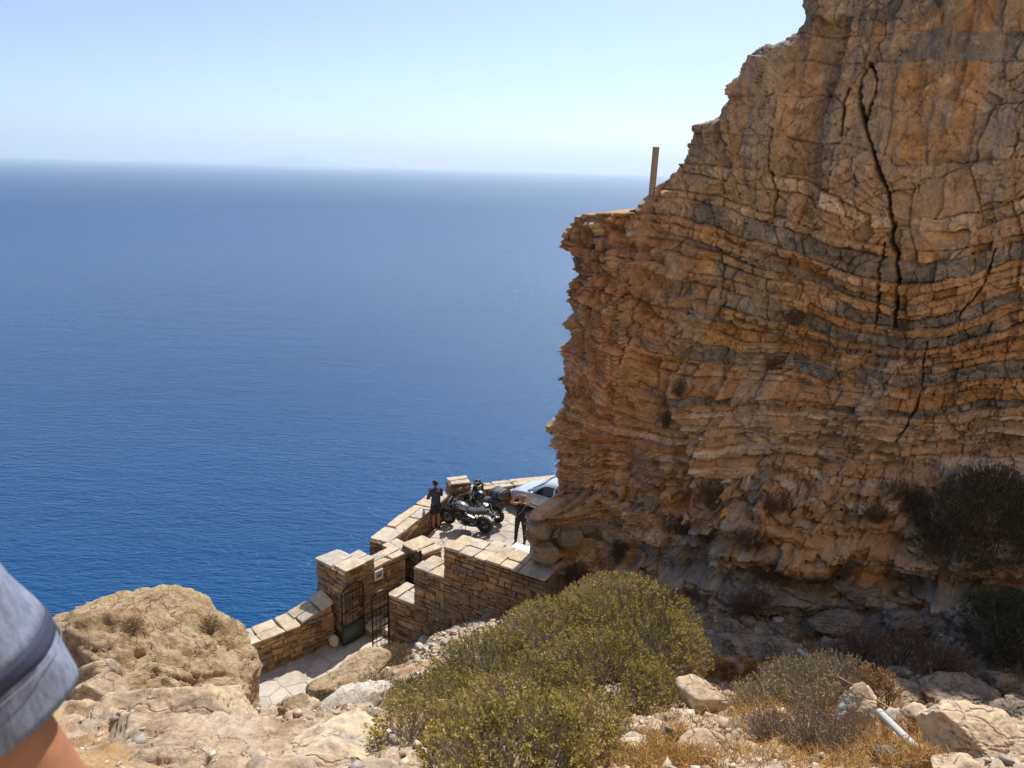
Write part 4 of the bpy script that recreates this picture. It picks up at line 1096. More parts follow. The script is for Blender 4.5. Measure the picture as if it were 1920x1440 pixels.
def leg_items(sx, ky=.02, spread=.0, ay=-.02):
    x = .09 * sx
    return [((x, 0, .90), (.092, .10, .09), (x + .012 * sx + spread * .5, ky, .50), .058), ((x + .012 * sx + spread * .5, ky, .50), .056, (x + .012 * sx + spread * .8, ky - .03, .34), .055), ((x + .012 * sx + spread * .8, ky - .03, .34), .055, (x + .012 * sx + spread, ay, .09), .038)]
def head_items(c, tilt):
    rt = Matrix.Rotation(tilt, 3, 'X'); c = Vector(c)
    def q(p): return tuple(c + rt @ Vector(p))
    return [(q((0, 0, .02)), (.074, .092, .098)), (q((0, .022, -.045)), (.056, .066, .066)), (q((0, .095, -.015)), (.011, .014, .018)), (q((.077, -.005, -.01)), (.010, .02, .03)), (q((-.077, -.005, -.01)), (.010, .02, .03)), (q((0, .086, -.062)), (.022, .008, .007))]
def man():
    p = atZ(817, 991, PLAZA_Z)
    g = empty('person', (p[0], p[1], PLAZA_Z + .012), R(38)); T(g, 'man in navy shirt and shorts at the parapet, back turned, looking down at his phone', 'person')
    it = leg_items(1) + leg_items(-1)
    it += [((0, 0, .95), (.155, .105, .10), (0, -.01, 1.12), (.14, .10, .10)), ((0, -.01, 1.12), (.14, .10, .10), (0, -.015, 1.34), (.175, .11, .10)), ((-.16, -.01, 1.41), .062, (.16, -.01, 1.41), .062), ((0, -.01, 1.44), .06, (0, .03, 1.55), .052)]
    it += head_items((0, .065, 1.635), R(-28))
    for sg in (-1, 1):
        el = (sg * .265, .06, 1.14); wr = (sg * .085, .30, 1.22)
        it += [((sg * .185, -.01, 1.40), .058, el, .044), (el, .043, wr, .028)] + hand_items(wr, (-sg * .45, .6, .35), (0, .4, -.8), (-sg * .8, .0, .3))
        it += [((sg * .10, -.04, .05), .042, (sg * .115, .13, .035), .036)]
    blob('body', it, tanned, .011, g)
    cl = [((0, 0, .98), (.175, .125, .10), (0, -.01, 1.14), (.165, .122, .10)), ((0, -.01, 1.14), (.165, .122, .10), (0, -.015, 1.35), (.19, .128, .10)), ((-.165, -.01, 1.405), .074, (.165, -.01, 1.405), .074), ((0, -.01, 1.43), .075, (0, .0, 1.47), .066)]
    for sg in (-1, 1): cl += [((sg * .185, -.01, 1.395), .072, (sg * .265, .06, 1.15), .058), ((sg * .265, .06, 1.15), .056, (sg * .165, .20, 1.19), .046)]
    blob('shirt', cl, plain('navy_shirt', (.030, .040, .075), .8, 0, .2, 14, .006), .012, g, 4)
    blob('shorts', [((0, 0, .93), (.172, .122, .09)), ((.09, 0, .88), (.108, .115, .08), (.105, .015, .56), (.092, .098, .03)), ((-.09, 0, .88), (.108, .115, .08), (-.105, .015, .56), (.092, .098, .03))], plain('navy_shorts', (.014, .018, .038), .8, 0, .2, 14, .005), .012, g, 3)
    blob('hair', [((0, .035, 1.675), (.083, .098, .092)), ((0, -.015, 1.63), (.075, .06, .075))], hair_dark, .012, g, 4)
    for sg in (-1, 1): blob('shoe', [((sg * .10, -.045, .045), (.045, .05, .045), (sg * .115, .15, .035), (.045, .045, .032))], plain('dark_shoe', (.03, .024, .02), .7), .01, g, 3)
    ph = MB().box((.0, .40, 1.30), (.075, .012, .15), Matrix.Rotation(R(50), 3, 'X'), .004).build('phone', black_paint)
    ph.location = (p[0], p[1], PLAZA_Z + .012); ph.rotation_euler = (0, 0, R(38)); T(ph, 'small black phone held in the hands of the man at the parapet', 'phone')
man()
def woman():
    p = atZ(975, 1018, PLAZA_Z)
    rz = R(176)
    g = empty('person', (p[0], p[1], PLAZA_Z + .012), rz); T(g, 'woman in black sleeveless top and trousers facing up, both hands raised to her brow', 'person')
    it = leg_items(1, .01, .05) + leg_items(-1, .03, -.05)
    it += [((0, 0, .95), (.15, .105, .10), (0, 0, 1.12), (.122, .095, .10)), ((0, 0, 1.12), (.122, .095, .10), (0, .0, 1.32), (.15, .11, .10)), ((-.14, 0, 1.385), .052, (.14, 0, 1.385), .052), ((0, 0, 1.41), .052, (0, .01, 1.50), .046)]
    it += head_items((0, .02, 1.585), R(22))
    for sg in (-1, 1):
        el = (sg * .325, .10, 1.47); wr = (sg * .150, .07, 1.70)
        it += [((sg * .155, 0, 1.385), .05, el, .040), (el, .039, wr, .026)] + hand_items(wr, (-sg * .9, .12, .12), (0, .5, .8), (-sg * .5, -.3, .0))
        it += [((sg * .13 + .0, -.04, .05), .04, (sg * .145, .12, .035), .034)]
    blob('body', it, skin, .010, g)
    blk = plain('black_cotton', (.009, .009, .011), .85, 0, .2, 14, .005)
    blob('top', [((0, 0, .96), (.165, .12, .08), (0, 0, 1.13), (.137, .11, .10)), ((0, 0, 1.13), (.137, .11, .10), (0, .005, 1.32), (.165, .127, .09)), ((-.105, 0, 1.375), .058, (.105, 0, 1.375), .058)], blk, .012, g, 4)
    tr = [((0, 0, .92), (.163, .118, .09))]
    for sg in (-1, 1):
        ky, sp = (.01, .05) if sg == 1 else (.03, -.05)
        x = .09 * sg
        tr += [((x, 0, .88), (.105, .115, .09), (x + .012 * sg + sp * .5, ky, .50), .072), ((x + .012 * sg + sp * .5, ky, .50), .072, (x + .012 * sg + sp, -.02, .10), .056)]
    blob('trousers', tr, plain('black_trousers', (.012, .012, .014), .8, 0, .2, 14, .005), .012, g, 3)
    blob('hair', [((0, -.012, 1.615), (.085, .098, .10)), ((0, -.07, 1.53), (.07, .04, .08)), ((.07, -.02, 1.53), (.025, .04, .07)), ((-.07, -.02, 1.53), (.025, .04, .07))], hair_brown, .011, g, 3)
    for sg in (-1, 1):
        MB().ell((sg * .031, .113, 1.600), (.017, .008, .012), 10, 6).build('eye', plain('eye_dark', (.02, .016, .014), .2), g)
        blob('shoe', [((sg * .135 + (.012 if sg > 0 else -.012), -.045, .045), (.044, .05, .045), (sg * .155, .14, .035), (.042, .045, .03))], plain('olive_shoe', (.07, .055, .03), .8), .01, g, 3)
    MB().tube([(-.16, .12, 1.40), (-.05, .15, 1.22), (.10, .14, 1.04)], .008, 6).build('strap', plain('grey_strap', (.25, .25, .25), .7), g)
woman()
def companion():
    """the person at the photographer's left elbow"""
    gx, gy = -.705, .50
    g = empty('person', (gx, gy, ground(gx, gy) - .0), R(0)); gz = g.location.z
    T(g, 'person in heathered blue short sleeved shirt standing close, bare tanned upper arm', 'person')
    S = 1.0
    def w(x, y, z): return (x - gx, y - gy, z - gz)
    sh = w(-.540, .53, -.225); el = w(-.385, .555, -.62); wr = w(-.50, .60, -.86)
    it = leg_items(1) + leg_items(-1)
    it += [((0, 0, .95), (.16, .11, .10), (0, -.01, 1.12), (.15, .105, .10)), ((0, -.01, 1.12), (.15, .105, .10), (0, -.015, 1.32), (.17, .11, .10)), ((-.17, 0, 1.405), .062, (.16, .01, 1.405), .062), ((0, -.01, 1.43), .06, (0, .02, 1.54), .054)]
    it += head_items((0, .05, 1.63), R(-12))
    it += [(sh, .058, el, .046), (el, .046, wr, .031)] + hand_items(wr, (-.1, .15, -1), (0, 1, .1), (-.7, .1, 0))
    it += [((-.19, 0, 1.39), .056, (-.24, .03, 1.10), .045), ((-.24, .03, 1.10), .044, (-.20, .22, 1.0), .03)] + hand_items((-.20, .22, 1.0), (.2, .8, .1), (0, .1, 1), (.6, .2, 0))
    for sg in (-1, 1): it += [((sg * .10, -.04, .05), .042, (sg * .115, .13, .035), .036)]
    blob('body', it, tanned, .010, g, 8)
    m, nt, pb = nodes_of('heather_blue'); v = coords(nt, 'Object', (1, 1, .35))
    n1 = noise(nt, 180, 4, .7, v); n2 = noise(nt, 45, 3, .6, v)
    c = mixc(nt, n1, (.075, .10, .175), (.31, .36, .47)); c2 = mixc(nt, 1.0, c, ramp(nt, n2, [(.3, .72), (.7, 1.2)]), 'MULTIPLY')
    nt.links.new(c2, pb.inputs['Base Color']); pb.inputs['Roughness'].default_value = .9
    nt.links.new(bump(nt, n1, .5, .0015), pb.inputs['Normal'])
    navy = plain('navy_hem', (.030, .036, .075), .85, 0, .2, 90, .001)
    blob('shirt', [((0, 0, .94), (.185, .135, .06), (0, -.01, 1.14), (.17, .125, .10)), ((0, -.01, 1.14), (.17, .125, .10), (0, -.015, 1.33), (.185, .13, .10)), ((-.17, 0, 1.40), .078, (.165, .012, 1.395), .078), ((-.19, 0, 1.385), .076, (-.235, .02, 1.19), .068)], m, .012, g, 6)
    # the near sleeve: a soft tube with a dark stitched band above the hem
    a = Vector(sh) + Vector((-.005, 0, .035)); b = Vector(w(-.466, .553, -.478))
    ax = (b - a).normalized(); e1 = Vector((0, 1, 0)); e1 = (e1 - ax * e1.dot(ax)).normalized(); e2 = ax.cross(e1)
    def ring(t, r, n=48):
        out = []
        for k in range(n):
            an = 2 * math.pi * k / n
            rr = r * (1 + .040 * math.sin(2 * an + 6 * t) + .030 * math.sin(4 * an - 11 * t + 1) + .016 * math.sin(7 * an + 19 * t)) 
            out.append(tuple(a + (b - a) * t + (e1 * math.cos(an) + e2 * math.sin(an)) * rr))
        return out
    def tubepart(name, t0, t1, r0, r1, mt, n=14):
        o = MB().loft([ring(t, lerp(r0, r1, (t - t0) / (t1 - t0))) for t in np.linspace(t0, t1, n)], False).build(name, mt, g)
        sd = o.modifiers.new('solid', 'SOLIDIFY'); sd.thickness = .003; return o
    tubepart('sleeve', -.06, .80, .074, .090, m, 24)
    tubepart('sleeve_band', .79, .845, .0908, .0915, navy, 4)
    tubepart('sleeve_hem', .835, 1.0, .0905, .0895, m, 8)
    st = MB().tube(ring(.862, .0932) + [ring(.862, .0932)[0]], .0004, 4).build('stitching', plain('stitch', (.25, .28, .38), .8), g)
    blob('trousers', [((0, 0, .92), (.17, .125, .09))] + [x for sg in (-1, 1) for x in (((.09 * sg, 0, .88), (.11, .12, .09), (.10 * sg, .02, .5), .08), ((.10 * sg, .02, .5), .08, (.10 * sg, -.02, .08), .07))], plain('blue_jeans', (.04, .06, .11), .85, 0, .2, 30, .003), .014, g, 4)
    blob('hair', [((0, .03, 1.67), (.083, .098, .092)), ((0, -.02, 1.63), (.076, .06, .08))], hair_dark, .012, g, 4)
    for sg in (-1, 1): blob('shoe', [((sg * .10, -.045, .045), (.045, .05, .045), (sg * .115, .15, .035), (.045, .045, .032))], MATS['dark_shoe'], .012, g, 3)
companion()

# ------------------------------------------------------------------ rocks
pale_rock = rock('pale_limestone', [(.28, .195, .12), (.42, .32, .21), (.50, .40, .29), (.36, .30, .23)], 1.6, .045, 13.0, .10)
cream_rock = rock('cream_slab', [(.34, .27, .19), (.50, .385, .25), (.55, .44, .30), (.33, .29, .25)], 1.1, .025, 14.0, .06)
ochre_rock = rock('ochre_outcrop', [(.29, .195, .105), (.42, .30, .17), (.50, .385, .24), (.42, .31, .18)], 1.5, .09, 9.0, .06)
white_rock = rock('white_marble', [(.42, .36, .29), (.55, .49, .41), (.60, .55, .48)], 2.0, .03, 12.0, .08)
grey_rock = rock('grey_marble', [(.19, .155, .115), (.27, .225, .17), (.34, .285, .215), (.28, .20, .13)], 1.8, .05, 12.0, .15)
def ico(sub):
    bm = bmesh.new(); bmesh.ops.create_icosphere(bm, subdivisions=sub, radius=1.0)
    bm.verts.index_update(); V = np.array([v.co[:] for v in bm.verts]); F = np.array([[v.index for v in f.verts] for f in bm.faces]); bm.free()
    return V, F
ICO = {k: ico(k) for k in (2, 3, 4, 5, 6)}
def worley3(P, seed):
    i = np.floor(P); f1 = np.full(len(P), 9.0); f2 = f1.copy(); cid = np.zeros(len(P))
    for a in (-1, 0, 1):
        for b in (-1, 0, 1):
            for c in (-1, 0, 1):
                q = i + np.array([a, b, c]); j = np.stack([_h(q[:, 0], q[:, 1], q[:, 2], seed + k) for k in range(3)], 1)
                d = np.linalg.norm(q + j - P, axis=1); n = d < f1
                f2 = np.where(n, f1, np.minimum(f2, d)); cid = np.where(n, _h(q[:, 0], q[:, 1], q[:, 2], seed + 5), cid); f1 = np.where(n, d, f1)
    return f1, f2 - f1, cid
def rock_mesh(name, seed, sub, mat, planes=None, npl=14, rough=.05, fine=.015, sharp=.06, scale=(1, 1, 1), strata=0.0):
    V, F = ICO[sub]; rg = np.random.default_rng(seed)
    n = rg.normal(size=(npl, 3)); n /= np.linalg.norm(n, axis=1)[:, None]; h = rg.uniform(.56, .92, npl)
    if planes:
        pn = np.array([p[:3] for p in planes], float); pn /= np.linalg.norm(pn, axis=1)[:, None]
        n = np.concatenate([n, pn]); h = np.concatenate([h, [p[3] for p in planes]])
    dt = V @ n.T
    with np.errstate(divide='ignore', invalid='ignore'):
        rr = np.where(dt > 1e-3, h[None, :] / np.maximum(dt, 1e-3), 9.0)
    rr = np.concatenate([rr, np.full((len(V), 1), 1.02)], 1)
    sharp = sharp * .16
    r = -sharp * np.log(np.exp(-rr / sharp).sum(1))
    P = V * r[:, None]
    s_ = seed * 3.17
    r2 = rough * fbm(P[:, 0] * 2.3 + s_, P[:, 1] * 2.3, P[:, 2] * 2.3, 4, seed) + fine * fbm(P[:, 0] * 9 + s_, P[:, 1] * 9, P[:, 2] * 9, 4, seed + 7, .6)
    if strata: r2 = r2 + strata * np.sin((P[:, 2] + .3 * P[:, 0] + .06 * fbm(P[:, 0] * 3, P[:, 1] * 3, P[:, 2] * 3, 3, seed)) * 34) * sstep(-.2, .3, fbm(P[:, 0] * 1.5, P[:, 1] * 1.5, P[:, 2] * 1.5, 3, seed + 3))
    if sub > 2:
        wq = P * np.array([1, 1, 1.7]) * 2.6 + .25 * fbm(P[:, 0] * 3 + s_, P[:, 1] * 3, P[:, 2] * 3, 2, seed)[:, None]
        _, e3, c3 = worley3(wq + s_, seed)
        _, e4, c4 = worley3(wq * 2.7 + s_, seed + 9)
        r2 = r2 + rough * 1.1 * (c3 - .5) - rough * .7 * np.exp(-(e3 / .05) ** 2) + rough * .45 * (c4 - .5) - rough * .25 * np.exp(-(e4 / .06) ** 2)
        r2 = r2 + rough * .55 * (.75 - np.abs(fbm(P[:, 0] * 3.1 + s_, P[:, 1] * 3.1, P[:, 2] * 3.1, 4, seed + 4)))
    P = P + V * r2[:, None]
    P = P * np.array(scale)[None, :]
    return npmesh(name, P, F, mat, False)
def boulder(label, px, py, Y, wpx, hpx, mat, seed, depth=.8, planes=None, rz=0.0, tilt=(0, 0), sub=4, sink=.0, name='boulder', group=None, npl=14, rough=.05, fine=.015, cat='rock', strata=0.0, sharp=.06):
    c = atY(px, py, Y); k = pxm(c); w = wpx * k / 2; h = hpx * k / 2
    me = rock_mesh(name, seed, sub, mat, planes, npl, rough, fine, sharp, (w, w * depth, h), strata)
    o = put(bpy.data.objects.new(name, me)); o.location = (c[0], c[1], c[2] - sink * h); o.rotation_euler = (tilt[0], tilt[1], rz)
    T(o, label, cat, group); return o
boulder('huge ochre rock outcrop with a shaded hollow side, above the paved path', 268, 1300, 10.4, 470, 400, ochre_rock, 3, .75,
        [(-.62, -.75, -.10, .40), (.72, -.12, .68, .56), (.15, -.50, .80, .80), (-.35, .2, .9, .86), (.8, -.55, .10, .66)], R(0), sub=6, sink=.0, npl=5, rough=.055, fine=.055, sharp=.05)
boulder('broad smooth cream rock slab below the ochre outcrop', 335, 1372, 6.5, 330, 190, cream_rock, 12, 1.0, [(.05, -.62, .78, .50), (.7, -.2, .6, .78)], R(8), sub=6, npl=8, rough=.06, fine=.018, sharp=.03)
boulder('rough grey limestone ledge beside the blue sleeve', 330, 1475, 5.0, 520, 200, pale_rock, 14, .9, [(0, -.5, .85, .55)], R(4), sub=6, npl=8, rough=.07, fine=.035)
boulder('large cream and grey flat slab in front of the olive shrub', 610, 1470, 4.9, 400, 220, cream_rock, 15, .9, [(.08, -.45, .88, .60), (.85, .1, .5, .78)], R(-6), sub=6, npl=9, rough=.05, fine=.014, sharp=.03)
boulder('pointed wedge of rock leaning in the hollow of the ochre outcrop', 172, 1272, 8.4, 110, 75, pale_rock, 16, .7, [(-.5, -.5, .7, .45)], R(20), (0, R(-24)), 4)
boulder('pale rounded rock between the wedge and the cream slab', 175, 1310, 7.4, 130, 90, pale_rock, 17, .8, None, 0, (0, 0), 5)
boulder('slab boulder with dark undercut front at the edge of the path', 645, 1290, 12.6, 135, 80, ochre_rock, 18, .8, [(-.15, -.98, -.15, .62), (0, -.15, .98, .55)], R(12), (R(-6), R(-8)), 5, npl=9, strata=.012, sharp=.03)
boulder('ridge of pale layered rock rising from the slab boulder towards the gate', 672, 1262, 13.4, 130, 56, ochre_rock, 19, .8, [(-.1, -.5, .85, .5)], R(25), (0, R(-20)), 5, strata=.015)
boulder('jumbled pale rock beside the flagged path edge', 545, 1352, 8.7, 130, 95, pale_rock, 20, .8, None, 0, (0, 0), 5, rough=.09, fine=.03)
boulder('small brown edged rock against the cream slab', 560, 1400, 7.0, 110, 60, pale_rock, 21, .8, None, .4, (0, 0), 4)
boulder('white rough rock rib left of the olive shrub', 640, 1352, 9.0, 210, 70, white_rock, 22, .6, [(0, -.3, .95, .5)], R(32), (0, R(-28)), 5, rough=.09, fine=.03)
boulder('flat grey stone at the foot of the olive shrub', 692, 1352, 8.0, 60, 38, grey_rock, 23, .8, [(0, -.5, .85, .35)], .3, (0, R(-20)), 3, npl=8)
boulder('square cut pale block lying in dry straw', 1325, 1412, 5.9, 108, 84, cream_rock, 24, .7, [(-.05, -.35, .93, .52), (.0, -.95, .1, .6), (.9, -.3, .1, .72)], R(-10), (0, R(12)), 5, npl=7, rough=.03, sharp=.025)
boulder('upright pinkish block beside the grey pipe', 1612, 1350, 6.9, 92, 140, cream_rock, 25, .7, [(.8, -.5, .3, .62), (-.2, -.6, .75, .62)], R(10), (R(-12), R(14)), 5, npl=8, rough=.06, sharp=.03)
boulder('big fractured pale boulder right of the grey pipe', 1850, 1412, 5.4, 250, 150, cream_rock, 26, .75, [(-.75, -.6, .1, .55), (.05, -.45, .88, .55), (.5, -.85, .1, .7)], R(-8), (0, R(10)), 6, npl=9, rough=.07, fine=.02, sharp=.03)
boulder('crumbly grey rock in the straw left of the pipe', 1668, 1432, 5.3, 66, 64, grey_rock, 27, .8, None, 0, (0, 0), 5, rough=.10, fine=.05)
boulder('rounded pale boulder at the foot of the fractured one', 1800, 1452, 5.0, 120, 70, cream_rock, 28, .8, None, 0, (0, 0), 4)
boulder('tilted slab half buried beside the olive shrub', 1312, 1305, 8.4, 100, 74, cream_rock, 29, .8, [(-.3, -.25, .92, .45), (.3, -.9, -.1, .6)], R(-12), (0, R(16)), 4, npl=8)
boulder('small upright ochre rock on the sunny ledge', 1332, 1252, 9.9, 24, 36, ochre_rock, 30, .8, None, 0, (0, 0), 3)
boulder('pale rock under the dry forked branch', 1165, 1410, 6.3, 120, 62, white_rock, 31, .8, None, .2, (0, 0), 4)
boulder('flat pale rock beside the square cut block', 1185, 1432, 5.7, 150, 46, cream_rock, 32, .8, [(0, -.4, .9, .4)], .2, (0, 0), 4)
boulder('grey stone in the shade under the olive shrub', 1248, 1368, 7.4, 44, 30, grey_rock, 33, .8, None, .2, (0, 0), 3)
boulder('small pale stone touching the upright pinkish block', 1668, 1345, 6.8, 46, 46, white_rock, 34, .8, None, .2, (0, 0), 3)
boulder('flat topped pale stone behind the pipe', 1718, 1335, 7.2, 60, 30, cream_rock, 35, .8, [(0, -.3, .9, .4)], .2, (0, 0), 3)
boulder('stone propping the open arched gate', 625, 1203, float(atZ(625, 1212, PATH_Z)[1]), 24, 28, white_rock, 36, .8, None, .2, (0, 0), 3)
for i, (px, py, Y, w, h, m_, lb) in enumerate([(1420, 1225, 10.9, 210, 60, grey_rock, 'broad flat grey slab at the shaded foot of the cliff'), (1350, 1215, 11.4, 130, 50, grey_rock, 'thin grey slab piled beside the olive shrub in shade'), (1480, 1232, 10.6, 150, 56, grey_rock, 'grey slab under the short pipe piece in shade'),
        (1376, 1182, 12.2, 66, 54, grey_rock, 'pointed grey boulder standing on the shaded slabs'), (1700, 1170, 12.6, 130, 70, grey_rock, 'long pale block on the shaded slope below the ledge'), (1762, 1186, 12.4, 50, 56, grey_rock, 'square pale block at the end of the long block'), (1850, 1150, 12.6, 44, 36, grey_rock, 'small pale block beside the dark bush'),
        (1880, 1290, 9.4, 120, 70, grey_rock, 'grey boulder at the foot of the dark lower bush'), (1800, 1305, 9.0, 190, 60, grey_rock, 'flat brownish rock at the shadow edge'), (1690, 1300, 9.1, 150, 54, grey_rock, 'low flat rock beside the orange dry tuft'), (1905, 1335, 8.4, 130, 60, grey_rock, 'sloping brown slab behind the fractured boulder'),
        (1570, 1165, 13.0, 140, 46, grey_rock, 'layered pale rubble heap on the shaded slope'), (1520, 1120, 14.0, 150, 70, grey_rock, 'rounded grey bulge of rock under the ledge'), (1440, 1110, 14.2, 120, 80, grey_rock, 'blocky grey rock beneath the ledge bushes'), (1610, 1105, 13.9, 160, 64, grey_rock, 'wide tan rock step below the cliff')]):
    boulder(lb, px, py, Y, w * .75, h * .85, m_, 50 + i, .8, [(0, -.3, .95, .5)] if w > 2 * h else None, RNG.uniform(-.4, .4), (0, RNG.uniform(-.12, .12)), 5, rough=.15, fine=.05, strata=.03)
nose = rock('nose_rock', [(.24, .205, .165), (.32, .275, .22), (.40, .29, .17), (.30, .25, .20)], 1.4, .04, 12.0, .2)
for i, (px, py, Y, w, h, lb) in enumerate([(1012, 990, 16.35, 62, 44, 'grey jointed block at the tip of the cliff nose above the wall end'), (1052, 972, 16.8, 56, 40, 'grey squared block behind the tip of the cliff nose'), (1066, 1004, 16.5, 60, 46, 'tan squared block next to the jointed block on the cliff nose'), (1100, 982, 17.0, 56, 44, 'grey block in the jointed row under the laminated cliff foot'),
        (1020, 1034, 16.25, 66, 50, 'rounded brown block under the jointed block of the cliff nose'), (1144, 1000, 16.8, 60, 46, 'flat faced grey block between the nose and the upright bush'), (1190, 990, 16.7, 56, 44, 'grey block right of the upright bush on the cliff'), (1236, 1006, 16.3, 76, 60, 'broad grey squared block under the ledge bushes'), (1078, 945, 17.4, 50, 34, 'small grey block in the upper row over the cliff nose')]):
    boulder(lb, px, py, Y, w, h, nose, 140 + i, .9, [(1, .05, .05, .72), (-1, .1, 0, .72), (0, -1, .12, .70), (.05, -.1, 1, .66), (0, .1, -1, .7)], R(18) + RNG.uniform(-.2, .2), (RNG.uniform(-.06, .06), RNG.uniform(-.1, .1)), 4, npl=3, rough=.035, fine=.02, sharp=.02, name='cliff_block', group='jointed blocks at the cliff foot')
# row of whitish stones along the retaining wall
for i, (px, py, w) in enumerate([(772, 1226, 22), (788, 1218, 26), (782, 1240, 24), (796, 1204, 30), (806, 1190, 22), (818, 1182, 24), (760, 1242, 24), (800, 1222, 20), (836, 1178, 16), (850, 1186, 14), (826, 1200, 15), (812, 1212, 13)]):
    p = on_hill(px, py)
    k = pxm(p) * w / 2
    o = put(bpy.data.objects.new('white_stone', rock_mesh('white_stone', 80 + i, 3, white_rock, None, 10, .08, .03, .05, (k, k * .9, k * .8)))); o.location = (p[0], p[1], p[2] + k * .3)
    T(o, 'whitish stone in the edging row beside the low stub wall', 'stone', 'white edging stones')
# loose stones one can pick out on the slope
smalls = [rock_mesh('loose_stone', 200 + i, 2, m_, None, 8, .10, .0, .02) for i, m_ in enumerate([pale_rock, cream_rock, white_rock, grey_rock, pale_rock, ochre_rock, cream_rock, grey_rock])]
rs = random.Random(5)
spots = [('loose stone on the gravel patch below the retaining wall', 'gravel patch stones', (790, 940, 1165, 1250), 46, (5, 15)), ('loose stone among the dry straw', 'stones in the straw', (1180, 1780, 1320, 1436), 36, (8, 26)),
         ('loose stone on the shaded slope under the cliff', 'stones under the cliff', (1310, 1915, 1110, 1290), 150, (8, 34)), ('loose stone on the sunlit rock left of the olive shrub', 'stones on the sunlit rock', (480, 760, 1285, 1400), 34, (8, 20))]
for lb, gp, (x0, x1, y0, y1), n, (a, b) in spots:
    for k in range(n):
        p = on_hill(rs.uniform(x0, x1), rs.uniform(y0, y1)); r_ = pxm(p) * rs.uniform(a, b) / 2
        o = put(bpy.data.objects.new('loose_stone', rs.choice(smalls))); o.location = (p[0], p[1], p[2] + r_ * .2); o.scale = (r_ * rs.uniform(.9, 1.5), r_ * rs.uniform(.8, 1.2), r_ * rs.uniform(.5, .9)); o.rotation_euler = (rs.uniform(-.3, .3), rs.uniform(-.3, .3), rs.uniform(0, 6.3))
        T(o, lb, 'stone', gp)
# gravel nobody could count
def gravel(n):
    bm = bmesh.new(); bmesh.ops.create_cube(bm, size=1.5); bmesh.ops.triangulate(bm, faces=bm.faces[:]); bm.verts.index_update()
    V1 = np.array([v.co[:] for v in bm.verts]); F1 = np.array([[v.index for v in f.verts] for f in bm.faces]); bm.free()
    g = np.random.default_rng(3); VV, FF, CC = [], [], []
    cols = np.array([[.52, .42, .30], [.60, .53, .44], [.40, .30, .19], [.33, .30, .27], [.55, .41, .27]])
    k = 0
    while k < n:
        if g.random() < .35: x, y = g.uniform(-2.6, .6), g.uniform(12.5, 17)
        elif g.random() < .5: x, y = g.uniform(-4, 6), g.uniform(4, 12)
        else: x, y = g.uniform(2, 11), g.uniform(8, 14)
        z = ground(x, y)
        if z < -12.4: continue
        r_ = .012 + .05 * g.random() ** 3
        A = V1 * (r_ * g.uniform(.5, 1.5, 3) * np.array([1, 1, .6])) * g.uniform(.55, 1.25, (len(V1), 1)); an = g.uniform(0, 6.3); c, s_ = math.cos(an), math.sin(an)
        A = A @ np.array([[c, s_, 0], [-s_, c, 0], [0, 0, 1]]) + np.array([x, y, z + r_ * .25])
        FF.append(F1 + len(V1) * k); VV.append(A); CC.append(np.repeat(cols[g.integers(5)][None] * g.uniform(.75, 1.15), len(V1), 0)); k += 1
    return npmesh('gravel', np.concatenate(VV), np.concatenate(FF), vcol_rock('gravel_stone', 20, 40, .004), False, {'rockcol': np.concatenate(CC)})
go = put(bpy.data.objects.new('gravel', gravel(11000))); K(go, 'stuff'); go['label'] = 'pale gravel and chips scattered over the slope'

# ------------------------------------------------------------------ post, pipes, sticks
wood = plain('weathered_wood', (.34, .26, .18), .85, 0, .35, 14, .012)
q = atY(1219, 398, 17.55)
po = MB().box((0, 0, .62), (.115, .10, 1.55), None, .012); ph_ = po.build('wooden_post', wood); ph_.location = (q[0], q[1], q[2]); ph_.rotation_euler = (0, R(1.2), R(20))
T(ph_, 'weathered wooden post standing on the cliff shoulder against the sea', 'post')
pipe_m = plain('grey_plastic', (.48, .48, .47), .55, 0, .12, 9, .002)
def pipe(name, label, a, b, r_, sag=0.0):
    A, B = Vector(a), Vector(b); g = empty(name, A); T(g, label, 'pipe')
    pts = [A.lerp(B, t) - A + Vector((0, 0, -sag * math.sin(math.pi * t))) for t in np.linspace(0, 1, 9)]
    MB().tube(pts, r_, 14, True).build('pipe_run', pipe_m, g)
    u = (pts[1] - pts[0]).normalized()
    MB().tube([pts[0] - u * .002, pts[0] + u * .10], r_ * 1.15, 14).build('pipe_socket', pipe_m, g)
pipe('plastic_pipe', 'grey plastic pipe running down through the straw beside the upright block', atY(1650, 1336, 6.75), atY(1768, 1452, 5.0), .036, .0)
pipe('plastic_pipe', 'short grey pipe piece crossing the shaded slabs', atY(1476, 1204, 11.3), atY(1524, 1240, 9.9), .034)
stick_m = plain('dry_branch', (.46, .28, .13), .8, 0, .25, 25, .004)
def branch(label, runs, name='dry_branch'):
    o0 = Vector(atY(*runs[0][0][0])); g = empty(name, o0); T(g, label, 'branch')
    for i, (pp, ra, rb) in enumerate(runs):
        P = [Vector(atY(*p)) - o0 for p in pp]
        fine = []
        for k in range(len(P) - 1):
            for t in np.linspace(0, 1, 5)[:-1]: fine.append(P[k].lerp(P[k + 1], t))
        fine.append(P[-1])
        MB().tube(fine, list(np.linspace(ra, rb, len(fine))), 7).build('stem' if i == 0 else 'twig', stick_m, g)
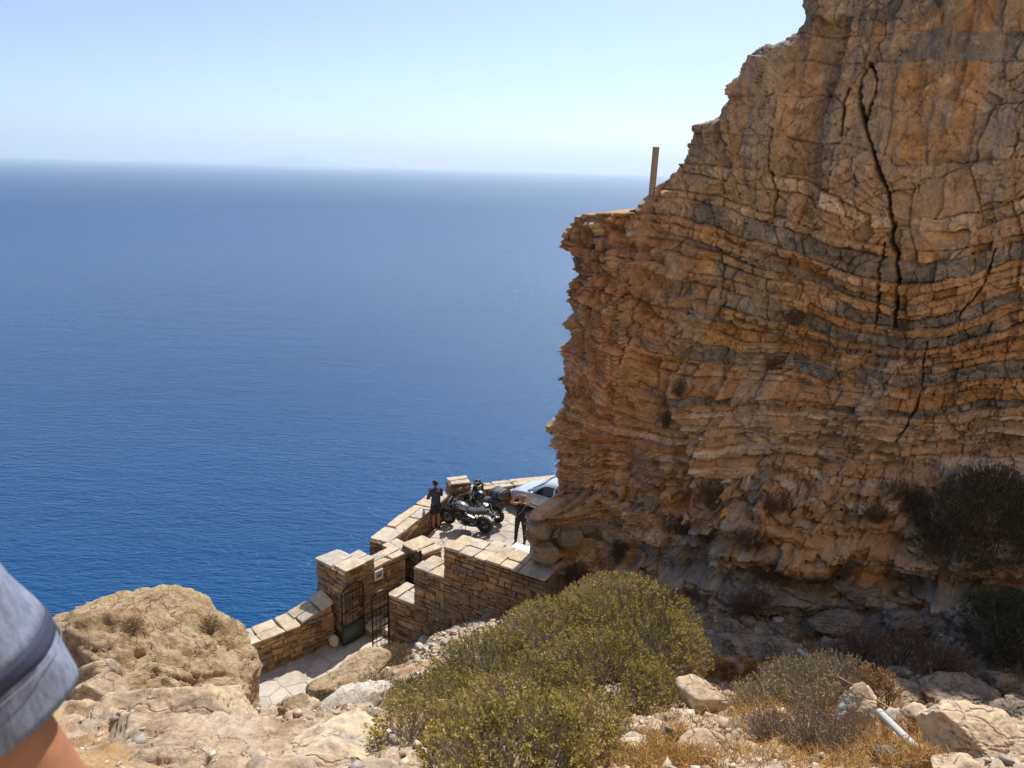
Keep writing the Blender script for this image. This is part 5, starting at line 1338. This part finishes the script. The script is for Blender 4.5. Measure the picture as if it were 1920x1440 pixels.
branch('pale dry forked branch lying at the foot of the olive shrub', [([(1214, 1402, 5.9), (1168, 1398, 6.1), (1140, 1378, 6.4), (1110, 1352, 6.8), (1098, 1346, 7.0)], .020, .008), ([(1168, 1398, 6.1), (1140, 1414, 6.0), (1118, 1426, 5.9)], .016, .007), ([(1140, 1378, 6.4), (1128, 1358, 6.7), (1114, 1334, 7.0)], .011, .004), ([(1140, 1378, 6.4), (1124, 1378, 6.5), (1104, 1380, 6.6)], .009, .004), ([(1124, 1364, 6.6), (1112, 1350, 6.8), (1106, 1338, 7.0)], .008, .003), ([(1150, 1386, 6.3), (1122, 1388, 6.4), (1112, 1400, 6.4)], .008, .003)])
branch('thin straight dry stick beside the tilted slab', [([(1292, 1252, 9.6), (1330, 1282, 9.0), (1352, 1302, 8.5)], .011, .007), ([(1330, 1282, 9.0), (1342, 1284, 9.0), (1360, 1302, 8.7)], .006, .003)])
branch('long dry stalk arching behind the upright pinkish block', [([(1570, 1268, 8.6), (1620, 1296, 8.0), (1660, 1322, 7.3), (1682, 1338, 6.9)], .010, .006)])

# ------------------------------------------------------------------ vegetation
leaf_m = leafmat('leaf', .55, .30)
dry_m = leafmat('dry_leaf', .8, .2)
twig_m = plain('twig_bark', (.16, .115, .08), .85, 0, .3, 30, .003)
grey_twig = plain('grey_twig', (.30, .25, .20), .85, 0, .3, 30, .003)
def rnd_dirs(g, n):
    v = g.normal(size=(n, 3)); return v / np.linalg.norm(v, axis=1)[:, None]
def leaf_quads(pos, dirs, length, width, cols, g):
    """one small leaf per row: four points round its midrib"""
    n = len(pos); side = np.cross(dirs, rnd_dirs(g, n)); side /= np.linalg.norm(side, axis=1)[:, None] + 1e-9
    L = length[:, None]; W = width[:, None]
    V = np.stack([pos, pos + dirs * L * .5 + side * W * .5, pos + dirs * L, pos + dirs * L * .5 - side * W * .5], 1).reshape(-1, 3)
    F = np.arange(4 * n).reshape(-1, 4)
    return V, F, np.repeat(cols, 4, 0)
def sticks(A, B, ra, rb):
    """three sided tapered sticks from A to B"""
    n = len(A); d = B - A; d /= np.linalg.norm(d, axis=1)[:, None] + 1e-9
    u = np.cross(d, np.array([.31, .52, .79])); u /= np.linalg.norm(u, axis=1)[:, None] + 1e-9; w = np.cross(d, u)
    ring = []
    for P, r in ((A, ra), (B, rb)):
        for k in range(3):
            a = 2.0944 * k; ring.append(P + (u * math.cos(a) + w * math.sin(a)) * np.asarray(r)[:, None])
    V = np.stack(ring, 1).reshape(-1, 3); b = np.arange(n)[:, None] * 6
    F = np.concatenate([b + np.array([[k, (k + 1) % 3, 3 + (k + 1) % 3, 3 + k]]) for k in range(3)], 0)
    return V, F
def lobes_sample(g, lobes, n, shell=.35):
    """points near the surface of a heap of domes, with outward directions"""
    w = np.array([l[3] * l[3] for l in lobes]); w = w / w.sum()
    k = g.choice(len(lobes), n, p=w); L = np.array(lobes)
    d = rnd_dirs(g, n); d[:, 2] = np.where(d[:, 2] < -.25, -d[:, 2], d[:, 2])
    r = 1 - shell * g.random(n) ** 2
    bump_ = 1 + .16 * fbm(d[:, 0] * 3 + k * 7, d[:, 1] * 3, d[:, 2] * 3, 3, 7)
    R3 = L[k, 3:6]
    P = L[k, :3] + d * R3 * (r * bump_)[:, None]
    keep = np.ones(n, bool)
    for j, l in enumerate(lobes):
        q = (P - np.array(l[:3])) / np.array(l[3:6]); inside_ = (np.linalg.norm(q, axis=1) < .72) & (k != j); keep &= ~inside_
    return P[keep], d[keep], k[keep]
def shrub(name, label, lobes, n_sprig, per, leaf, palette, seed, cat='shrub', group=None, shell=.35, branches=60, up=.5, base=None, bare=.0, mat=None, brm=None, below=.12):
    g = np.random.default_rng(seed)
    P, d, k = lobes_sample(g, lobes, n_sprig, shell)
    gz = ground_v(P[:, 0], P[:, 1]) if base is None else np.full(len(P), base[2] - .3)
    ok = (P[:, 2] > gz - below) & (fbm(P[:, 0] * 2.2, P[:, 1] * 2.2, P[:, 2] * 2.2, 3, seed + 5) > -.40); P, d = P[ok], d[ok]
    c0 = np.array(base) if base is not None else np.array([np.mean([l[0] for l in lobes]), np.mean([l[1] for l in lobes]), 0])
    if base is None: c0[2] = ground(c0[0], c0[1])
    o = empty(name, c0); T(o, label, cat, group)
    dirs = d + np.array([0, 0, up]) + .45 * rnd_dirs(g, len(d)); dirs /= np.linalg.norm(dirs, axis=1)[:, None]
    n = len(P)
    pp = np.repeat(P, per, 0); dd = np.repeat(dirs, per, 0)
    t = g.random(n * per) ** .8 * leaf * 3.2
    ld = dd * .7 + .8 * rnd_dirs(g, n * per); ld /= np.linalg.norm(ld, axis=1)[:, None]
    pal = np.array(palette); patch = fbm(P[:, 0] * 1.8, P[:, 1] * 1.8, P[:, 2] * 1.8, 3, seed)
    ci = np.clip(((patch * .9 + .5 + g.normal(0, .16, n)) * len(pal)).astype(int), 0, len(pal) - 1)
    cc = np.repeat(pal[ci], per, 0) * g.uniform(.7, 1.3, (n * per, 1))
    keep = np.repeat(g.random(n) >= bare, per)
    V, F, C = leaf_quads((pp + dd * t[:, None])[keep] - c0, ld[keep], leaf * g.uniform(.7, 1.3, keep.sum()), leaf * .48 * g.uniform(.7, 1.3, keep.sum()), cc[keep], g)
    put(bpy.data.objects.new('foliage', npmesh('foliage', V, F, mat or leaf_m, False, {'leafcol': C})), o)['kind'] = 'stuff'
    # sprig stalks inside the crown
    A = P - dirs * leaf * 5 * g.uniform(.6, 1.6, (n, 1)); B = P + dirs * leaf * 2.6
    V, F = sticks(A - c0, B - c0, np.full(n, leaf * .085), np.full(n, leaf * .05))
    put(bpy.data.objects.new('sprigs', npmesh('sprigs', V, F, brm or twig_m, False)), o)['kind'] = 'stuff'
    # main branches
    mb = MB(); sel = g.choice(len(P), min(branches, len(P)), replace=False)
    for i in sel:
        near = min(lobes, key=lambda l: np.linalg.norm(np.array(l[:3]) - P[i])); root = np.array([near[0], near[1], (ground(near[0], near[1]) if base is None else base[2])])
        root[:2] += g.uniform(-.15, .15, 2) * near[3]; mid = root * .45 + P[i] * .55 + g.normal(0, .06, 3) * near[3] + np.array([0, 0, .12 * near[3]])
        pts = [root - c0, (root * .7 + mid * .3) - c0 + g.normal(0, .02, 3), mid - c0, (mid * .5 + P[i] * .5) - c0 + g.normal(0, .02, 3), P[i] - c0]
        mb.tube(pts, [.016 * near[3] + .004, .013 * near[3] + .003, .008, .005, .003], 5)
    mb.build('branches', brm or twig_m, o)['kind'] = 'stuff'
    return o
def lob(px, py, Y, r, rz=None, ry=None, dz=0.0):
    p = atY(px, py, Y); return (p[0], p[1], p[2] + dz, r, ry or r, rz or r * .8)
def lob2(px, py, r, rz, up=.1):
    p = on_hill(px, py); return (p[0], p[1], p[2] + up * r, r, r, rz)
olive = [(.17, .145, .034), (.26, .225, .048), (.36, .30, .068), (.44, .36, .09), (.39, .315, .10), (.35, .235, .10)]
shrub('olive_shrub', 'large rounded olive green cushion shrub on the slope below the wall',
      [lob(1165, 1205, 10.6, 1.15, .98), lob(1050, 1240, 10.1, 1.05, .85), lob(1240, 1240, 9.8, .72, .66), lob(930, 1295, 9.5, .95, .70), lob(1120, 1305, 8.9, .95, .72), lob(1000, 1345, 8.4, .85, .62), lob(830, 1355, 8.5, .75, .50), lob(1215, 1320, 8.6, .50, .42),
       lob(905, 1405, 7.4, .62, .45), lob(1040, 1410, 7.1, .60, .45), lob(790, 1378, 8.0, .40, .30), lob2(900, 1412, .42, .34), lob2(1000, 1425, .42, .36), lob2(1080, 1412, .38, .30), lob2(850, 1402, .36, .3), lob2(950, 1380, .5, .4), lob2(1100, 1380, .45, .36), lob2(770, 1388, .28, .22), lob2(940, 1440, .34, .28), lob2(860, 1440, .26, .22), lob2(1030, 1445, .3, .25)],
      21000, 11, .034, olive, 41, 'shrub', None, .38, 200, .55, None, .2, None, grey_twig)
straw = [(.42, .23, .07), (.52, .32, .11), (.60, .41, .17), (.46, .27, .10)]
brown = [(.17, .105, .06), (.23, .145, .08), (.28, .18, .10), (.20, .135, .09)]
greyg = [(.24, .20, .10), (.32, .26, .14), (.38, .29, .17), (.30, .20, .10)]
shrub('scrub_bush', 'grey green scrubby bush with pale twigs between the olive shrub and pinkish block', [lob(1500, 1300, 8.5, .52, .36), lob(1570, 1290, 8.6, .50, .36), lob(1430, 1330, 8.1, .42, .30), lob(1540, 1335, 7.9, .40, .28)], 2600, 7, .030, greyg, 43, 'shrub', None, .45, 70, .9, None, .45, dry_m, grey_twig)
shrub('scrub_bush', 'low brown dried bush in straw right of the square cut block', [lob(1520, 1385, 6.5, .30, .24), lob(1570, 1395, 6.3, .28, .22), lob(1440, 1378, 6.8, .26, .20)], 1500, 6, .024, [(.20, .13, .075), (.27, .18, .10), (.23, .16, .10)], 44, 'shrub', None, .5, 50, .9, None, .5, dry_m, grey_twig)
shrub('scrub_bush', 'brown dry bush at the foot of the latticed gate leaf', [lob(735, 1240, 14.6, .42, .30), lob(712, 1255, 14.2, .30, .2)], 900, 7, .034, [(.20, .13, .07), (.26, .18, .09), (.16, .10, .06)], 45, 'shrub', None, .5, 40, .9, None, .3, dry_m, grey_twig)
shrub('scrub_bush', 'pale dry bush at the left edge of the olive shrub', [lob(705, 1310, 9.6, .40, .26), lob(745, 1320, 9.2, .36, .24)], 1000, 6, .028, [(.25, .17, .10), (.30, .21, .12), (.20, .14, .08)], 46, 'shrub', None, .5, 40, .9, None, .4, dry_m, grey_twig)
shrub('scrub_bush', 'small green tuft under the slab boulder', [lob(610, 1335, 10.2, .30, .20)], 500, 7, .03, [(.11, .10, .04), (.16, .14, .06), (.2, .15, .07)], 47, 'shrub', None, .5, 20, .8, None, .2)
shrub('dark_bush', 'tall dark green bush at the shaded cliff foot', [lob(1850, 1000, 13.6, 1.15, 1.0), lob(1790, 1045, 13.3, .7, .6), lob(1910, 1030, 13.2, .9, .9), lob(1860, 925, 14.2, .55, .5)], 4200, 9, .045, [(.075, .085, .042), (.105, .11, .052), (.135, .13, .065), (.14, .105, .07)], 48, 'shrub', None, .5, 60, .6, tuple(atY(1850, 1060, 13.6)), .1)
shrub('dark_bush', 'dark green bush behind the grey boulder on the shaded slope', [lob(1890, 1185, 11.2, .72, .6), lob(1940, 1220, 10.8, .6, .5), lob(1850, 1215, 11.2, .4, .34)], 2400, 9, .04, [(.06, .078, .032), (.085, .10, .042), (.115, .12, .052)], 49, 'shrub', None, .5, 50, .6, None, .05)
shrub('brown_bush', 'wide brown bare bush on the shaded slope below the dark bush', [lob(1690, 1235, 10.9, .55, .4), lob(1620, 1225, 11.2, .5, .36), lob(1760, 1250, 10.6, .45, .34)], 1700, 6, .03, brown, 50, 'shrub', None, .6, 60, .8, None, .5, dry_m)
shrub('orange_tuft', 'rust orange dry tuft at the shadow edge behind the pinkish block', [lob(1645, 1285, 8.4, .20, .18), lob(1668, 1300, 8.2, .12, .10)], 230, 7, .025, [(.34, .17, .06), (.40, .22, .08), (.28, .13, .05)], 51, 'shrub', None, .5, 16, .8, None, .1, dry_m)
ledge = [(1335, 932, 70, 52), (1268, 990, 66, 34), (1395, 1010, 78, 60), (1450, 955, 60, 56), (1158, 1040, 28, 54), (1066, 1072, 60, 52), (1248, 792, 24, 36), (1278, 735, 26, 42), (1498, 592, 44, 44), (1450, 1085, 78, 76), (1330, 1012, 44, 34), (1700, 935, 90, 60), (1580, 1062, 50, 40), (1740, 975, 70, 56), (1650, 965, 60, 40), (1455, 690, 16, 24), (1390, 1130, 90, 50), (1690, 620, 22, 26)]
wh = ['on the ledge under the overhanging buttress', 'on the lower rock step left of the buttress', 'on the ledge below the buttress edge', 'against the buttress foot', 'clinging upright to the grey blocks', 'in the shaded hollow by the wall end', 'in a pocket of the ochre face', 'in a crack above the ochre pocket', 'high on the folded grey bands', 'hanging from the rock step above the grey boulder', 'on the narrow rock step beside the ledge', 'on the ledge left of the tall dark bush', 'on the step under the long ledge', 'beside the tall dark bush', 'on the pale ledge rock', 'as a tiny tuft in the folded beds', 'at the foot of the lowest rock step', 'at the lower end of the long crack']
for i, ((px, py, w, h), wl) in enumerate(zip(ledge, wh)):
    p = on_cliff(px, py)
    if p is None: p = atY(px, py, 15.0)
    k = pxm(p); rw, rh = w * k / 2, h * k / 2
    c = (p[0], p[1] - rw * .35, p[2])
    g5 = random.Random(i)
    lb5 = [(c[0] + g5.uniform(-.6, .6) * rw, c[1] + g5.uniform(-.1, .2) * rw, c[2] + g5.uniform(-.5, .5) * rh, rw * g5.uniform(.35, .75), rw * .6, rh * g5.uniform(.4, .9)) for _ in range(4)]
    shrub('ledge_bush', 'dry brown bush ' + wl, lb5, int(160 + 2600 * rw * rh), 5, .034, brown if i != 4 else [(.09, .085, .045), (.12, .105, .055), (.10, .08, .05)], 300 + i, 'bush', 'bushes on the cliff ledges', .7, 24, .6, (p[0], p[1], p[2] - rh * .6), .3, dry_m)
def tuft(name, label, areas, n, hgt, palette, seed, lean=.5):
    g = np.random.default_rng(seed); V_, F_, C_ = [], [], []
    A, B, cols = [], [], []
    for k in range(n):
        (x0, x1, y0, y1) = areas[g.integers(len(areas))]
        px, py = g.uniform(x0, x1), g.uniform(y0, y1)
        p = on_hill(px, py, 4.0, 14.0) if k % 14 == 0 else A_last + np.append(g.normal(0, .07, 2), 0)
        if k % 14 == 0: A_last = p
        p = np.array([p[0], p[1], ground(p[0], p[1]) - .01])
        d = g.normal(0, lean, 3); d[2] = 1; d /= np.linalg.norm(d)
        A.append(p); B.append(p + d * hgt * g.uniform(.35, 1.2)); cols.append(np.array(palette[g.integers(len(palette))]) * g.uniform(.7, 1.25))
    A = np.array(A); B = np.array(B); n = len(A); M = (A + B) / 2 + g.normal(0, .012, (n, 3)); B = B - np.array([0, 0, .25]) * np.linalg.norm(B - A, axis=1)[:, None]
    sd = g.normal(size=(n, 3)); sd /= np.linalg.norm(sd, axis=1)[:, None]; w = .004
    V = np.stack([A - sd * w, A + sd * w, M + sd * w * .8, B, M - sd * w * .8], 1).reshape(-1, 3)
    b = np.arange(n)[:, None] * 5
    F = np.concatenate([b + np.array([[0, 1, 2, 4]]), ], 0); F3 = b + np.array([[4, 2, 3, 3]])
    F = np.concatenate([F, b + np.array([[4, 2, 3, 4]])], 0) if False else F
    tri = np.concatenate([b + np.array([[0, 1, 2]]), b + np.array([[0, 2, 4]]), b + np.array([[4, 2, 3]])], 0)
    o = put(bpy.data.objects.new(name, npmesh(name, V, tri, dry_m, False, {'leafcol': np.repeat(np.array(cols), 5, 0)})))
    K(o, 'stuff'); o['label'] = label
tuft('dry_grass', 'golden dry grass and straw among the foreground stones', [(1240, 1760, 1310, 1440), (1380, 1560, 1290, 1340), (1560, 1780, 1340, 1440), (1290, 1480, 1240, 1275), (1130, 1320, 1390, 1440)], 30000, .20, straw, 61, .75)
tuft('dry_grass', 'thin straw on the gravel patch and around the slab boulder', [(560, 860, 1235, 1310), (850, 1000, 1160, 1220)], 2600, .16, straw, 62)
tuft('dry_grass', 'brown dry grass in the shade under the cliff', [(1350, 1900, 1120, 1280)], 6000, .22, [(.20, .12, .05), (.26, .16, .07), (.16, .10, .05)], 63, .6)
for px, py, Y, lb in [(248, 1180, 10.0, 'small yellow tuft in the middle of the ochre outcrop'), (395, 1178, 9.9, 'grey tuft near the right edge of the ochre outcrop')]:
    p = atY(px, py, 9.35); shrub('rock_tuft', lb, [(p[0], p[1], p[2], .13, .13, .12)], 200, 6, .022, [(.28, .2, .08), (.35, .25, .1), (.2, .17, .09)], 70 + px, 'shrub', None, .6, 8, .7, (p[0], p[1] + .1, p[2] - .1), .2, dry_m)

# ------------------------------------------------------------------ sea haze
hm = bpy.data.materials.new('haze_air'); hm.use_nodes = True; nt = hm.node_tree
for n_ in list(nt.nodes):
    if n_.type != 'OUTPUT_MATERIAL': nt.nodes.remove(n_)
pv = nt.nodes.new('ShaderNodeVolumePrincipled'); pv.inputs['Color'].default_value = (.80, .92, 1.0, 1); pv.inputs['Density'].default_value = 4.2e-5; pv.inputs['Anisotropy'].default_value = .3
nt.links.new(pv.outputs[0], nt.nodes['Material Output'].inputs['Volume'])
HTOP = 760.0
hz = MB().box((0, 28500, (SEA_Z - 1 + HTOP) / 2), (126000, 66000, HTOP - SEA_Z + 1)).build('haze', hm, None, False)
K(hz, 'stuff'); hz['label'] = 'pale summer haze over the sea'
